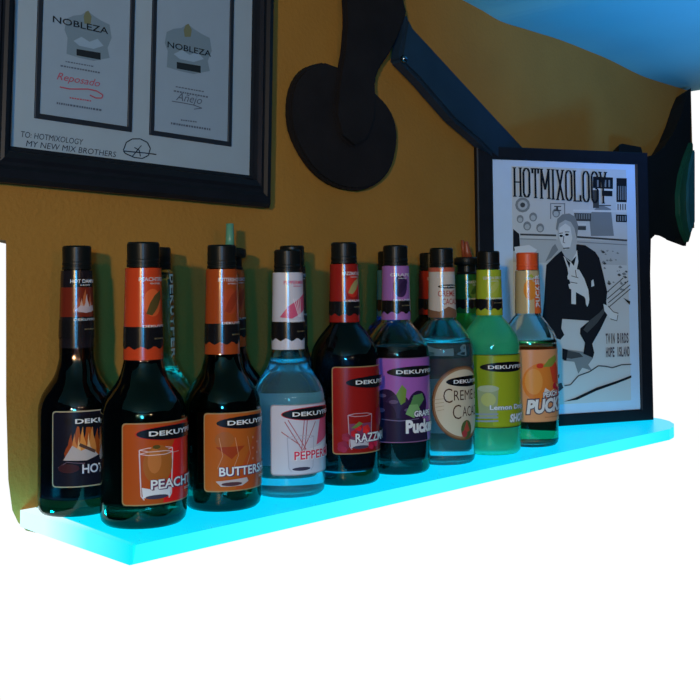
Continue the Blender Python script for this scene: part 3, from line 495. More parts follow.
cd = bpy.data.cameras.new('camera'); cam = bpy.data.objects.new('camera', cd); COL.objects.link(cam); sc.camera = cam
yaw, pitch, roll, foc, cyy = .7969, .0429, -.0103, 1016.7, 239.17
Fv = Vector((math.cos(yaw)*math.cos(pitch), math.sin(yaw)*math.cos(pitch), math.sin(pitch)))
Rv = Vector((math.sin(yaw), -math.cos(yaw), 0)); Uv = Rv.cross(Fv)
R2 = Rv*math.cos(roll)+Uv*math.sin(roll); U2 = -Rv*math.sin(roll)+Uv*math.cos(roll)
M = Matrix((R2, U2, -Fv)).transposed().to_4x4(); M.translation = (-.5553, -.8802, .2576)
cam.matrix_world = M
cd.sensor_width = 36; cd.lens = foc/700*36; cd.shift_y = -(350-cyy)/700; cd.clip_start = .05

# ------------------------------------------------------------------ setting
WY = .2315
ochre = principled('ochre plaster', (.36, .178, .032), .75, spec=.25, noise=.16, nscale=9, bump=.6, bscale=160)
wall_out = [(-.12, .82), (-.12, .33), (-.022, .31), (-.021, .128), (-.018, .037), (-.013, .002), (-.006, -.013), (.004, -.024), (.02, -.030), (.3, -.026), (1.30, -.026), (1.385, .02), (1.41, .375), (1.634, .375), (1.634, .82)]
o = obj('wall_back', *prism(wall_out, WY, WY+.025, inset1=.03), ochre); tag(o, kind='structure')
ceil = principled('pale ceiling paint', (.24, .68, .60), .8, noise=.08, nscale=5)
cz = [(-1.4, .775), (.3, .762), (.70, .757), (.845, .742), (.917, .729), (1.0, .727), (1.107, .725), (1.2, .719), (1.287, .712), (1.407, .697), (1.496, .693), (1.634, .690)]
cz = smoothprof(cz, 4)
V = [(x, WY+.02, z) for x, z in cz]+[(x, -1.7, z) for x, z in cz]+[(x, WY+.02, z+.06) for x, z in cz]+[(x, -1.7, z+.06) for x, z in cz]
n = len(cz); F = []
for i in range(n-1):
    F += [(i, i+1, n+i+1, n+i), (2*n+i, 3*n+i, 3*n+i+1, 2*n+i+1), (i, 2*n+i, 2*n+i+1, i+1), (n+i, n+i+1, 3*n+i+1, 3*n+i)]
F += [(0, n, 3*n, 2*n), (n-1, 3*n-1, 4*n-1, 2*n-1)]
o = obj('ceiling', V, F, ceil); tag(o, kind='structure')

# ------------------------------------------------------------------ glowing shelf
shelf = thing('glowing_shelf', 'long glowing cyan acrylic shelf carrying the liquor bottles on the ochre wall', 'shelf')
top_out = [(0, 0), (1.03, 0), (1.07, .0), (1.10, .008), (1.135, .026), (1.163, .050), (1.180, .075), (1.186, .098), (1.178, .125), (1.13, WY), (0, WY)]
T = .0185
def glow(name, ramp_pts, axis_scale, strength=1, base=(.02, .10, .12)):
    m = bpy.data.materials.new(name); m.use_nodes = True; t = m.node_tree; b = t.nodes['Principled BSDF']
    b.inputs['Base Color'].default_value = (*base, 1); b.inputs['Roughness'].default_value = .35; b.inputs['Specular IOR Level'].default_value = .25
    co = t.nodes.new('ShaderNodeTexCoord'); se = t.nodes.new('ShaderNodeSeparateXYZ'); t.links.new(co.outputs['Object'], se.inputs[0])
    mr = t.nodes.new('ShaderNodeMapRange'); mr.inputs['From Min'].default_value = axis_scale[1]; mr.inputs['From Max'].default_value = axis_scale[2]
    t.links.new(se.outputs[axis_scale[0]], mr.inputs['Value'])
    cr = t.nodes.new('ShaderNodeValToRGB'); t.links.new(mr.outputs[0], cr.inputs[0])
    while len(cr.color_ramp.elements) < len(ramp_pts): cr.color_ramp.elements.new(.5)
    for e, (p, c) in zip(cr.color_ramp.elements, ramp_pts): e.position = p; e.color = (*c, 1)
    t.links.new(cr.outputs[0], b.inputs['Emission Color']); b.inputs['Emission Strength'].default_value = strength
    return m
g_top = glow('lit acrylic face', [(0, (.0, .78, .98)), (.10, (.0, .66, .98)), (1, (.0, .60, .95))], (0, 0, 1.15))
g_edge = glow('lit acrylic edge', [(0, (.02, .80, .95)), (.4, (.07, .95, 1)), (.8, (.04, .85, .98)), (1, (.0, .62, .90))], (0, 0, 1.15), 1.25)
g_end = glow('bright acrylic end', [(0, (.0, .84, .95)), (.35, (.12, .95, .97)), (.75, (.78, 1, 1)), (1, (.80, 1, 1))], (1, 0, WY), 1)
nO = len(top_out); V = [(x, y, 0) for x, y in top_out]+[(x, y, -T) for x, y in top_out]
F = [tuple(range(nO)), tuple(range(2*nO-1, nO-1, -1))]+[(i, nO+i, nO+(i+1) % nO, (i+1) % nO) for i in range(nO)]
obj('shelf_board', V, F, [g_top, g_edge], shelf, [0, 0]+[1]*nO)
# the light strip closing the left end, wrapped a little over the top
ls = [(-.0035, WY, .0006), (.016, WY, .0006), (.004, 0, .0006), (-.0035, 0, .0006), (-.0035, WY, -T), (.0, WY, -T), (.0, 0, -T), (-.0035, 0, -T)]
obj('light_strip', ls, [(0, 3, 2, 1), (4, 5, 6, 7), (0, 4, 7, 3), (1, 2, 6, 5), (3, 7, 6, 2), (0, 1, 5, 4)], g_end, shelf)

# ------------------------------------------------------------------ picture frame with two certificates
black = principled('black lacquered moulding', (.009, .012, .018), .42, spec=.18, noise=.3, nscale=40)
inkd = {'ink': (.015, .018, .025), 'dark grey': (.07, .08, .09), 'mid grey': (.24, .28, .31), 'light grey': (.50, .56, .60), 'paper white': (.74, .80, .84),
        'crest grey': (.17, .25, .32), 'crest gold': (.16, .18, .11), 'paper': (.27, .39, .52), 'print grey': (.10, .13, .18), 'red print': (.42, .09, .13), 'pen': (.02, .03, .05)}
def moulding(x0, x1, z0, z1, wl, wr, wb, wt, y0, y1, step=True):
    """mitred frame; stepped profile, outer x0..x1 z0..z1, front at y0, back y1"""
    def loop(f, y): return [(x0+wl*f, y, z0+wb*f), (x1-wr*f, y, z0+wb*f), (x1-wr*f, y, z1-wt*f), (x0+wl*f, y, z1-wt*f)]
    d = y1-y0
    prof = [(0, y1), (0, y0+d*.35), (.12, y0+d*.05), (.34, y0), (.46, y0+d*.18), (.55, y0+d*.18), (.66, y0+d*.08), (.84, y0+d*.2), (.9, y0+d*.42), (1, y0+d*.45), (1, y1)] if step else [(0, y1), (0, y0+d*.1), (.08, y0), (.9, y0), (1, y0+d*.15), (1, y1)]
    V = []; F = []
    for f, y in prof: V += loop(f, y)
    k = len(prof)
    for i in range(k):
        a = 4*i; b = 4*((i+1) % k)
        for j in range(4): F.append((a+j, a+(j+1) % 4, b+(j+1) % 4, b+j))
    return V, F
cf = thing('picture_frame', 'large black picture frame with two certificates and a handwritten dedication', 'picture frame', (.358, WY, .364))
cf.rotation_euler = (0, R(1.7), 0)
FX0, FX1, FZ1 = -.415, 0, .352
obj('frame_moulding', *moulding(FX0, FX1, 0, FZ1, .032, .030, .0425, .0425, -.024, -.0005), black, cf)
matb = principled('blue grey mat board', (.30, .40, .48), .85, spec=.2, noise=.05, nscale=30)
obj('mat_board', *box(FX0+.02, FX1-.02, -.0075, -.003, .025, FZ1-.025), matb, cf)
certs = []
for (x0, x1) in ((-.3525, -.2215), (-.1945, -.0640)):
    c = obj('certificate', *box(x0+.004, x1-.004, -.0085, -.0076, .083, .300), principled('certificate paper', (.26, .36, .46), .8, spec=.2, noise=.05, nscale=30), cf)
    certs.append(c)
    obj('certificate_border', *moulding(x0, x1, .0797, .304, .006, .006, .006, .006, -.0105, -.0077, step=False), principled('black bevel', (.012, .018, .03), .5), c)
pf = lambda x, z, l: (x, -.0086-l, z)
for c, lo, hi in ((certs[0], -.36, -.205), (certs[1], -.205, 0)):
    pr = Print(0, .00001)
    for name, pts in CERT_ART:
        if name != 'pen' and lo < pts[0][0] < hi: pr.poly(pts, inkd[name])
    pr.build('certificate_print', c, pf)
    pr = Print(.0006, .00001)
    if hi < -.1:
        pr.text('NOBLEZA', -.3330, .1975, -.2580, .2055, inkd['ink'], .01)
        pr.text('Reposado', -.3258, .1270, -.2677, .1385, inkd['red print'], .0, .35)
    else:
        pr.text('NOBLEZA', -.1705, .1975, -.1005, .2055, inkd['ink'], .01)
        pr.text('Añejo', -.1556, .127, -.1138, .141, inkd['print grey'], .0, .35)
    pr.build('certificate_lettering', c, pf)
pr = Print(0, .00001)
for name, pts in CERT_ART:
    if name == 'pen': pr.poly(pts, inkd[name])
pr.build('signature', cf, lambda x, z, l: (x, -.0078-l, z))
pr = Print(0, .00001)
pr.text('TO: HOTMIXOLOGY', -.3679, .0555, -.2876, .0625, inkd['pen'], .0, .15)
pr.text('MY NEW MIX BROTHERS', -.3613, .0455, -.2416, .0525, inkd['pen'], .0, .15)
o = pr.build('handwriting', cf, lambda x, z, l: (x, -.0078-l, z))

# ------------------------------------------------------------------ wall hung paddle and beam
iron = principled('dark worn iron', (.014, .012, .012), .6, spec=.15, noise=.45, nscale=18, bump=.5, bscale=60)
blade = [(.523, .74), (.527, .659), (.522, .615), (.516, .591), (.482, .591), (.444, .576), (.420, .548), (.412, .510), (.419, .474), (.444, .439), (.474, .416), (.511, .403), (.554, .401), (.594, .413), (.627, .440), (.641, .479), (.640, .511), (.624, .538), (.596, .556), (.594, .578), (.606, .602), (.625, .622), (.645, .650), (.667, .690), (.670, .702), (.665, .712), (.66, .74)]
def nearer(pts, y):
    k = (y+.8802)/1.1117
    return [(-.5553+(x+.5553)*k, .2576+(z-.2576)*k) for x, z in pts]
disc = blade[4:19]
pad = thing('wall_paddle', 'dark round-bladed paddle with a thick neck hanging on the ochre wall', 'wall ornament', (.53, WY, .40))
def shift(vf, dx, dz, dy=0): return [(x-dx, y-WY+dy, z-dz) for x, y, z in vf[0]], vf[1]
dsk = smoothprof(disc+[(.56, .574), (.52, .586)], 3)
obj('blade', *shift(prism(nearer(dsk, WY-.016), WY-.016, WY-.001, bevel=.004), .53, .40), iron, pad)
neck = [(.523, .74), (.527, .659), (.522, .615), (.516, .591), (.508, .555), (.503, .515), (.515, .480), (.545, .465), (.575, .480), (.592, .515), (.595, .556), (.594, .578), (.606, .602), (.625, .622), (.645, .650), (.667, .690), (.670, .702), (.665, .712), (.66, .74)]
obj('neck', *shift(prism(nearer(neck, WY-.022), WY-.022, WY-.010, bevel=.005), .53, .40), iron, pad)
v, f = lathe([(0, .004), (.004, .003), (.006, 0), (.006, -.003)], 16)
obj('rivet', [(x+.627-.53, -z-.030, y+.612-.40) for x, y, z in v], f, principled('blued steel', (.25, .35, .5), .2, metal=1), pad, smooth=True)
beam_o = [(.664, .742), (.664, .690), (.672, .678), (.748, .641), (.883, .563), (.971, .513), (1.03, .478), (1.02, .44), (.93, .462), (.853, .504), (.786, .534), (.697, .592), (.640, .618), (.655, .66)]
navy = principled('dark blue painted beam', (.012, .030, .055), .5, spec=.4, noise=.4, nscale=14)
o = obj('wall_beam', *prism(nearer([(.67, .70), (.680, .680), (.748, .641), (.883, .563), (.971, .513), (1.03, .478), (1.02, .44), (.93, .462), (.853, .504), (.786, .534), (.697, .592), (.650, .618)], WY-.028), WY-.028, WY-.0005, bevel=.005), navy)
tag(o, 'broad dark blue beam slanting down the wall from the paddle to the poster', 'beam')

# ------------------------------------------------------------------ black panel and green rim behind the poster
panel = [(1.20, .10), (1.1843, .3363), (1.1896, .4742), (1.2602, .4791), (1.2622, .5299), (1.2739, .534), (1.3485, .5333), (1.3598, .5134), (1.4013, .5209), (1.4445, .5416), (1.4852, .5735), (1.523, .617), (1.5476, .6554), (1.5724, .6855), (1.5564, .3777), (1.5418, .3596), (1.5312, .3307), (1.5177, .3305), (1.5051, .3477), (1.4875, .3494), (1.4694, .3382), (1.4523, .3422), (1.4228, .35), (1.3977, .3515), (1.3808, .3427), (1.36, .10)]
gd = thing('black_panel', 'black curved panel with a short post and a green rim, behind the framed poster', 'panel', (1.52, .2, .337))
sh2 = lambda vf: ([(x-1.52, y-.2, z-.337) for x, y, z in vf[0]], vf[1])
obj('board', *sh2(prism(panel, .200, .2305, inset1=.022)), principled('black cloth panel', (.006, .009, .010), .6, spec=.3, noise=.4, nscale=25), gd)
cres = [(1.5538, .5617), (1.5223, .5236), (1.4979, .4845), (1.4847, .4402), (1.4848, .3968), (1.5007, .3604), (1.5219, .337), (1.5317, .3525), (1.5444, .3771)]
tag(obj('rim', *sh2(prism(cres, .188, .2010, bevel=.002)), principled('green glass rim', (.012, .085, .05), .3, noise=.2, nscale=20), gd), 'green curved rim')
inner = [(1.549, .5433), (1.529, .5085), (1.5154, .4636), (1.511, .4196), (1.5159, .3826), (1.5237, .3588), (1.5408, .3835)]
tag(obj('rim_inlay', *sh2(prism(inner, .182, .1890, bevel=.0015)), principled('teal glass', (.02, .12, .15), .25, noise=.2, nscale=20), gd), 'teal inlay')

# ------------------------------------------------------------------ framed poster standing on the shelf
ang = math.atan2(.0771-.1642, 1.1564-.9583)
pc = thing('framed_poster', 'black framed poster of a crouching man in a suit, standing on the shelf', 'poster', (1.1564, .0771, .0003), ang)
obj('frame_moulding', *moulding(-.356, 0, 0, .493, .031, .0265, .0205, .0225, 0, .0112, step=False), black, pc)
pm = principled('poster mat board', (.56, .74, .97), .75, spec=.3, noise=.04, nscale=30)
obj('mat_board', *box(-.34, -.012, .004, .008, .012, .482), pm, pc)
obj('poster_sheet', *box(-.2865, -.047, .0032, .0039, .0378, .460), principled('poster paper', (.60, .66, .70), .7, spec=.3, noise=.06, nscale=12), pc)
pp = lambda x, z, l: (x, .0031-l, z)
pr = Print(0, .00001)
for name, pts in POSTER_ART: pr.poly(pts, inkd[name])
pr.build('poster_picture', pc, pp)
pr = Print(.0024, .00002)
GL = {'H': [[(0, 0), (0, 1)], [(1, 0), (1, 1)], [(0, .5), (1, .5)]], 'O': [[(.3, 0), (0, .12), (0, .88), (.3, 1), (.7, 1), (1, .88), (1, .12), (.7, 0), (.3, 0)]], 'T': [[(.5, 0), (.5, 1)], [(0, 1), (1, 1)], [(0, 1), (0, .84)], [(1, 1), (1, .84)]],
      'M': [[(0, 0), (0, 1)], [(1, 0), (1, 1)], [(0, 1), (.5, .3)], [(.5, .3), (1, 1)]], 'I': [[(.5, 0), (.5, 1)]], 'X': [[(0, 0), (1, 1)], [(0, 1), (1, 0)]], 'L': [[(0, 0), (0, 1)], [(0, 0), (1, 0)], [(1, 0), (1, .2)]],
      'G': [[(1, .8), (1, .9), (.7, 1), (.3, 1), (0, .88), (0, .12), (.3, 0), (.7, 0), (1, .1), (1, .45), (.6, .45)]], 'Y': [[(0, 1), (.5, .5)], [(1, 1), (.5, .5)], [(.5, .5), (.5, 0)]]}
x = -.2825
for i, chh in enumerate('HOTMIXOLOGY'):
    wd = {'I': .0050, 'M': .0150}.get(chh, .0118); z0 = .4065-.0009*i; z1 = .4565-.0003*i
    for st in GL[chh]:
        q = [(x+u*wd, z0+v*(z1-z0)) for u, v in st]
        for a, b in zip(q, q[1:]):
            hor = abs(a[1]-b[1]) < .003
            pr.poly(stroke([a, b], .0022 if hor else .0040), inkd['ink'])
            if len(st) == 2 and not hor and chh != 'O':
                for p in (a, b):
                    if abs(p[1]-z0) < .001 or abs(p[1]-z1) < .001: pr.poly([(p[0]-.0036, p[1]-.0009), (p[0]+.0036, p[1]-.0009), (p[0]+.0036, p[1]+.0009), (p[0]-.0036, p[1]+.0009)], inkd['ink'])
    x += wd+.0062
tb = (.10, .09, .12)
def condensed(s, x0, z0, x1, z1):
    W = (x1-x0)/len(s)
    for i, c in enumerate(s):
        if c == ' ': continue
        if c == 'I': pr.poly([(x0+i*W+W*.35, z0), (x0+i*W+W*.65, z0), (x0+i*W+W*.65, z1), (x0+i*W+W*.35, z1)], tb)
        else: pr.text(c, x0+i*W, z0, x0+(i+1)*W-.0006, z1 if c != ',' else z0+.004, tb, .03)
pr.build('poster_title', pc, pp); pr = Print(.0024, .00002)
condensed('TWIN BIRDS', -.1003, .1423, -.0508, .1608); condensed('HOPE ISLAND', -.1005, .1180, -.0492, .1360)
pr.build('poster_caption', pc, pp)

# ------------------------------------------------------------------ bottles
RB = .0445
SH_A = [(.0205, .174), (.0225, .165), (.0262, .154), (.0335, .143), (.0398, .133), (.0435, .122), (RB, .112)]
SH_B = [(.0200, .203), (.0245, .198), (.0310, .190), (.0365, .182), (.0415, .173), (.0440, .163), (RB, .155)]
def outer_profile(kind, H):
    sh = SH_A if kind == 'A' else SH_B
    base = [(0, .0015), (.030, .0015), (.036, .0), (.0405, .001), (.0435, .005), (RB, .011)]
    side = [(RB, sh[-1][1]-.03)]
    neck = smoothprof(sh, 4)[::-1]
    return base+side+neck+[(.0185, H-.030), (.0150, H-.028), (.0150, H-.006), (0, H-.006)]
def inner_profile(kind, H, z0, z1, th=.0026, bottom=True):
    """closed profile a wall thickness inside the bottle between z0 and z1"""
    sh = SH_A if kind == 'A' else SH_B
    full = [(RB, 0), (RB, sh[-1][1]-.03)]+smoothprof(sh, 4)[::-1]+[(.0185, H-.030), (.0165, H-.02)]
    def rad(z):
        for (r0, a), (r1, b) in zip(full, full[1:]):
            if a <= z <= b: return r0+(r1-r0)*((z-a)/max(b-a, 1e-9))-th
        return .0140
    zs = sorted(set([z0+.006, z1]+[z for r, z in full if z0+.006 < z < z1]))
    rb = rad(z0+.006)
    return [(0, z0)]+[(rb-.012, z0), (rb-.004, z0+.0018), (rb-.001, z0+.0045)]+[(rad(z), z) for z in zs]+[(0, z1)]
def neck_r(kind):
    zb = SH_A[0][1] if kind == 'A' else SH_B[0][1]
    rb = SH_A[0][0] if kind == 'A' else SH_B[0][0]
    return lambda z: rb+(.0183-rb)*max(0, min(1, (z-zb)/(.275-zb)))
def grid_patch(r, a0, a1, z0, z1, n=28, k=6):
    V = []; F = []
    for j in range(k+1):
        z = z0+(z1-z0)*j/k; rd = r(z) if callable(r) else r
        for i in range(n+1):
            a = a0+(a1-a0)*i/n; V.append((rd*math.sin(a), -rd*math.cos(a), z))
    for j in range(k):
        for i in range(n): F.append((j*(n+1)+i, j*(n+1)+i+1, (j+1)*(n+1)+i+1, (j+1)*(n+1)+i))
    return V, F
cap_black = principled('black screw cap', (.006, .008, .008), .36, spec=.25)
cap_orange = principled('orange screw cap', (.80, .10, .02), .4)
WHITE = (.80, .82, .84)
def cap_profile(H, r=.0172):
    z0 = H-.0275
    p = [(0, z0-.0), (r-.002, z0), (r, z0), (r, z0+.003), (r-.0006, z0+.0035), (r-.0006, z0+.005), (r, z0+.0055), (r, z0+.008), (r-.0005, z0+.0088), (r-.0003, H-.002), (r-.0018, H), (0, H)]
    return p
def logo(p, cx, cz, wd, ht, rim=None):
    if rim: p.poly(ell(cx, cz, wd/2+.0012, ht/2+.0008, 28), rim, .005)
    p.poly(ell(cx, cz, wd/2, ht/2, 28), (.008, .008, .012), .005)
    p.text('DEKUYPER', cx-wd*.36, cz-ht*.17, cx+wd*.40, cz+ht*.17, WHITE, .022)
def fancy(p, s, x0, z0, x1, z1, col, edge=None, bold=.02, **k):
    if edge:
        d = .0005
        for dx, dz in ((d, 0), (-d, 0), (0, d), (0, -d), (d*2, -d*2)):
            p.text(s, x0+dx, z0+dz, x1+dx, z1+dz, edge, bold+.02, **k)
    p.text(s, x0, z0, x1, z1, col, bold, **k)
def tumbler(p, cx, z0, z1, wd, glassc=(.75, .6, .6), fillc=None, ice=(.75, .75, .8)):
    if fillc: p.poly([(cx-wd*.42, z0+.006), (cx+wd*.42, z0+.006), (cx+wd*.47, z0+(z1-z0)*.75), (cx-wd*.47, z0+(z1-z0)*.75)], fillc, .005)
    for s in (-1, 1): p.poly(stroke([(cx+s*wd*.5, z1), (cx+s*wd*.45, z0+.004), (cx+s*wd*.36, z0)], .0011), glassc, .005)
    p.poly(stroke([(cx-wd*.5, z1), (cx-wd*.25, z1+.0018), (cx+wd*.25, z1+.0018), (cx+wd*.5, z1)], .0008), glassc, .005)
    p.poly(stroke([(cx-wd*.5, z1), (cx-wd*.25, z1-.0018), (cx+wd*.25, z1-.0018), (cx+wd*.5, z1)], .0008), glassc, .005)
    p.poly([(cx-wd*.40, z0+.002), (cx+wd*.40, z0+.002), (cx+wd*.43, z0+.011), (cx+wd*.1, z0+.014), (cx-wd*.2, z0+.011), (cx-wd*.43, z0+.013)], ice, .005)
    p.poly(ell(cx, z0+.0025, wd*.34, .0022, 14), (.06, .05, .09), .005)

def bottle(spec):
    kind = spec['kind']; H = spec['H']
    root = thing('liquor_bottle', spec['label'], 'bottle', (spec['x'], spec['y'], .0006), R(spec.get('rot', 0)), spec['group'])
    if spec.get('scale'): root.scale = (spec['scale'], spec['scale'], 1)
    gm = glass('glass '+spec['glass'][0], spec['glass'][1], 1.5)
    fill = spec['fill']
    V1, F1 = lathe(outer_profile(kind, H))
    parts = [(V1, F1)]
    if fill < H-.05:
        V2, F2 = lathe(inner_profile(kind, H, fill+.0004, H-.034, th=.0024)); parts.append((V2, [tuple(reversed(q)) for q in F2]))
    V, F = merge(*parts)
    obj('glass_body', V, F, gm, root, smooth=True)
    if spec.get('liquid'):
        nm, lc, opaque = spec['liquid']
        z0 = spec.get('base', .0045)
        lm = principled('liquid '+nm, lc, .25, spec=.2) if opaque else principled('liquid '+nm, lc, 0, trans=spec.get('clarity', 1), ior=.90)
        V, F = lathe(inner_profile(kind, H, z0, min(fill, H-.034), th=.0022))
        obj('liquid', V, F, lm, root, smooth=True)
    if spec.get('back'):
        V, F = grid_patch(RB+.0003, PI-1.15, PI+1.15, *spec['back'][:2], 30, 4)
        obj('back_label', V, F, ink(spec['back'][2]), root, smooth=True)
    # cap
    if spec.get('pourer'):
        pr_ = obj('pourer', *lathe([(0, H-.031), (.0165, H-.031), (.0172, H-.026), (.0155, H-.024), (.0150, H-.014), (.0205, H-.012), (.0212, H-.008), (.0205, H-.002), (.0175, H), (0, H)], 40), cap_black, root, smooth=False)
        k = spec['pourer']
        if k == 'tube':
            obj('spout', *lathe([(0, H), (.0062, H), (.0056, H+.012), (.0050, H+.032), (.0036, H+.0325), (.0034, H+.004), (0, H+.004)], 24), principled('pale green plastic spout', (.10, .30, .20), .35), pr_, smooth=True)
        else:
            tm = principled('red brown plastic spout', (.28, .06, .02), .4)
            V, F = lathe([(0, H), (.0078, H), (.0060, H+.010), (.0045, H+.020), (.0038, H+.0255), (.0026, H+.026), (.0024, H+.006), (0, H+.006)], 24)
            V2, F2 = lathe([(0, H), (.0030, H), (.0026, H+.028), (.0016, H+.0282), (.0014, H+.01), (0, H+.01)], 16)
            obj('spout', *merge(([(x+.003-(z-H)*.15, y, z) for x, y, z in V], F), ([(x-.006+(z-H)*-.1, y, z) for x, y, z in V2], F2)), tm, pr_, smooth=True)
    else:
        c = obj('cap', *lathe(cap_profile(H), 48), spec.get('cap', cap_black), root)
    # neck label
    nr = neck_r(kind); nl = spec.get('neck')
    if nl:
        z0 = (.176 if kind == 'A' else .206) if 'z0' not in nl else nl['z0']; z1 = H-.0285
        rn = lambda z: nr(z)+.0004
        V, F = grid_patch(rn, -PI, PI, z0, z1, 48, 8)
        lab = obj('neck_label', V, F, ink(nl['col']), root, smooth=True)
        p = Print(.0002, .00006); p.strip = .0015; c3 = .0185
        hh = z1-z0
        if nl.get('art'): nl['art'](p, z0, z1)
        if nl.get('band', True):
            b0, b1 = z0+hh*.13, z0+hh*.36
            wav = [(u*.001, b0+(.0018*math.cos(u*.5)) ) for u in range(-40, 58, 3)]
            p.poly(wav+[(.056, b1), (-.040, b1)], (.008, .008, .010), .004)
            p.text('DEKUYPER', -.011, b1-.0008, .018, b1+.0018, WHITE, .01)
            p.text('SCHNAPPS', .000, b0+.009, .020, b0+.0106, (.25, .2, .1), .02)
        p.text(nl['text'], -.015, z1-.0145, .015, z1-.0102, nl.get('tcol', (.55, .55, .6)), .02)
        p.text(nl['text'].split()[0], -.004, z1-.0178, .008, z1-.0162, nl.get('tcol', (.55, .55, .6)), .02)
        def nm_(u, z, l): a = u/c3; r = rn(z)+l; return (r*math.sin(a), -r*math.cos(a), z)
        p.build('neck_print', lab, nm_)
    # body label
    L = spec.get('body')
    if L:
        z0, z1 = L['z']; rl = RB+.0005
        p = Print(.0, .00006); p.strip = .0025
        x0, x1 = L.get('x', (-.0480, .0700))
        if L.get('oval'):
            for k, (sc_, col) in enumerate(((1, (.16, .07, .03)), (.955, (.30, .16, .08)), (.90, (.62, .56, .42)))):
                cx, cz, rx, rz = L['oval']; p.poly(ell(cx, cz, rx*sc_, rz*sc_, 40), col, .004)
        else:
            p.poly(rr(x0, z0, x1, z1, .004), L.get('rim', (.38, .26, .12)), .004)
            p.poly(rr(x0+.0013, z0+.0013, x1-.0013, z1-.0013, .0035), L['col'], .004)
        lab = p.build('body_label', root, cyl(rl))
        p2 = Print(.0002, .00006); p2.strip = .0025
        L['art'](p2, z0, z1)
        p2.build('label_print', lab, cyl(rl))
    if spec.get('gilt'):  # text running up the glass
        p = Print(.0003); s = 'DEKUYPER'
        for i, c in enumerate(s):
            V, F = text2d(c, .03); p.L += p.step; k = p.mi((.62, .78, .72))
            zc = .270-i*.0130
            p.add([(-.001+.0115*w_, zc-.0112*u) for u, w_ in V], F, k)
        a_off = R(40)
        def gm_(u, z, l): a = u/.0195+a_off*0+R(20); r = nr(z)+.0006+l; return (r*math.sin(a), -r*math.cos(a), z)
        p.build('raised_lettering', root, gm_)
    return root

# --- label artwork (what is printed on each bottle) ---
def flame(p, cx, z, w, h, c):
    L = [(-.9, 0), (-1, .15), (-.75, .32), (-.35, .5), (-.25, .68), (-.05, .85), (.15, 1), (.18, .8), (.30, .62), (.65, .45), (.9, .25), (.9, .08), (.6, 0)]
    p.poly([(cx+a*w, z+b*h) for a, b in L], c)
def art_peach(p, z0, z1):
    p.poly([(-.006, z0+.0013), (.0687, z0+.0013), (.0687, z1-.0013), (.018, z1-.0013), (.002, z0+.055)], (.80, .018, .016), .005)
    tumbler(p, -.0125, z0+.006, z0+.058, .035, fillc=None)
    p.poly(ell(-.011, z0+.042, .0155, .0205, 24), (.42, .13, .025), .005)
    p.poly(ell(-.015, z0+.046, .007, .013, 16), (.55, .19, .05), .005)
    p.poly(ell(-.013, z0+.0605, .004, .0022, 10), (.10, .08, .02), .005)
    tumbler(p, -.0125, z0+.006, z0+.054, .035)
    p.poly(stroke([(.005, z0+.053), (.013, z0+.0535)], .0007), (.6, .3, .3), .005)
    logo(p, .011, z1-.0115, .088, .0150, (.55, .03, .02))
    fancy(p, 'PEACHTREE', -.019, z0+.0165, .058, z0+.0265, WHITE, (.15, .05, .12))
    p.text('SCHNAPPS', .022, z0+.011, .058, z0+.0135, (.8, .6, .6), .02)
def art_butter(p, z0, z1):
    p.poly([(-.012, z0+.0013), (.0687, z0+.0013), (.0687, z1-.0013), (.030, z1-.0013), (-.002, z0+.03)], (.50, .085, .02), .005)
    p.poly(ell(-.024, z0+.058, .011, .009, 20), (.40, .12, .03), .005)
    p.poly([(-.034, z0+.050), (.000, z0+.050), (-.016, z0+.036)], (.36, .05, .015), .005)
    for cx in (-.030, -.012, .004):
        p.poly(stroke([(cx, z0+.06), (cx+.004, z0+.04), (cx-.002, z0+.026)], .0007), (.62, .30, .16), .005)
    for k in range(5): p.poly(ell(.012+.008*(k % 2), z0+.034+.006*k, .0014, .0014, 8), (.6, .25, .15), .005)
    logo(p, .011, z1-.0115, .088, .0150)
    fancy(p, 'BUTTERSHOTS', -.030, z0+.0175, .060, z0+.0275, WHITE, (.15, .05, .12))
    p.poly([(-.034, z0+.012), (.002, z0+.0145), (.004, z0+.010), (-.004, z0+.006), (-.028, z0+.006)], (.55, .45, .45), .005)
    p.poly(ell(-.016, z0+.0085, .012, .0022, 12), (.10, .04, .05), .005)
    p.text('SCHNAPPS', .022, z0+.0115, .058, z0+.014, (.8, .6, .5), .02)
def art_pepper(p, z0, z1):
    p.poly([(.012, z0+.034), (.0687, z0+.05), (.0687, z0+.075), (.020, z0+.069)], (.72, .10, .20), .005)
    p.poly([(-.002, z0+.030), (.020, z0+.033), (.0687, z0+.052), (.0687, z0+.040), (.03, z0+.026)], (.75, .76, .82), .005)
    p.poly([(.02, z0+.0255), (.0687, z0+.036), (.0687, z0+.028)], (.62, .08, .18), .005)
    for (a, b) in (((-.030, z0+.064), (-.008, z0+.028)), ((-.026, z0+.066), (-.004, z0+.030)), ((-.006, z0+.066), (-.010, z0+.028)), ((-.002, z0+.066), (-.006, z0+.028)), ((.010, z0+.062), (-.008, z0+.030)), ((-.034, z0+.052), (-.012, z0+.036))):
        p.poly(stroke([a, b], .0012), (.42, .14, .18), .005)
    tumbler(p, -.010, z0+.005, z0+.045, .034, (.45, .45, .55), None, (.60, .60, .70))
    logo(p, .011, z1-.0115, .088, .0150, (.60, .03, .06))
    fancy(p, 'PEPPERMINT', -.019, z0+.0185, .058, z0+.0285, (.72, .04, .10), (.8, .8, .85))
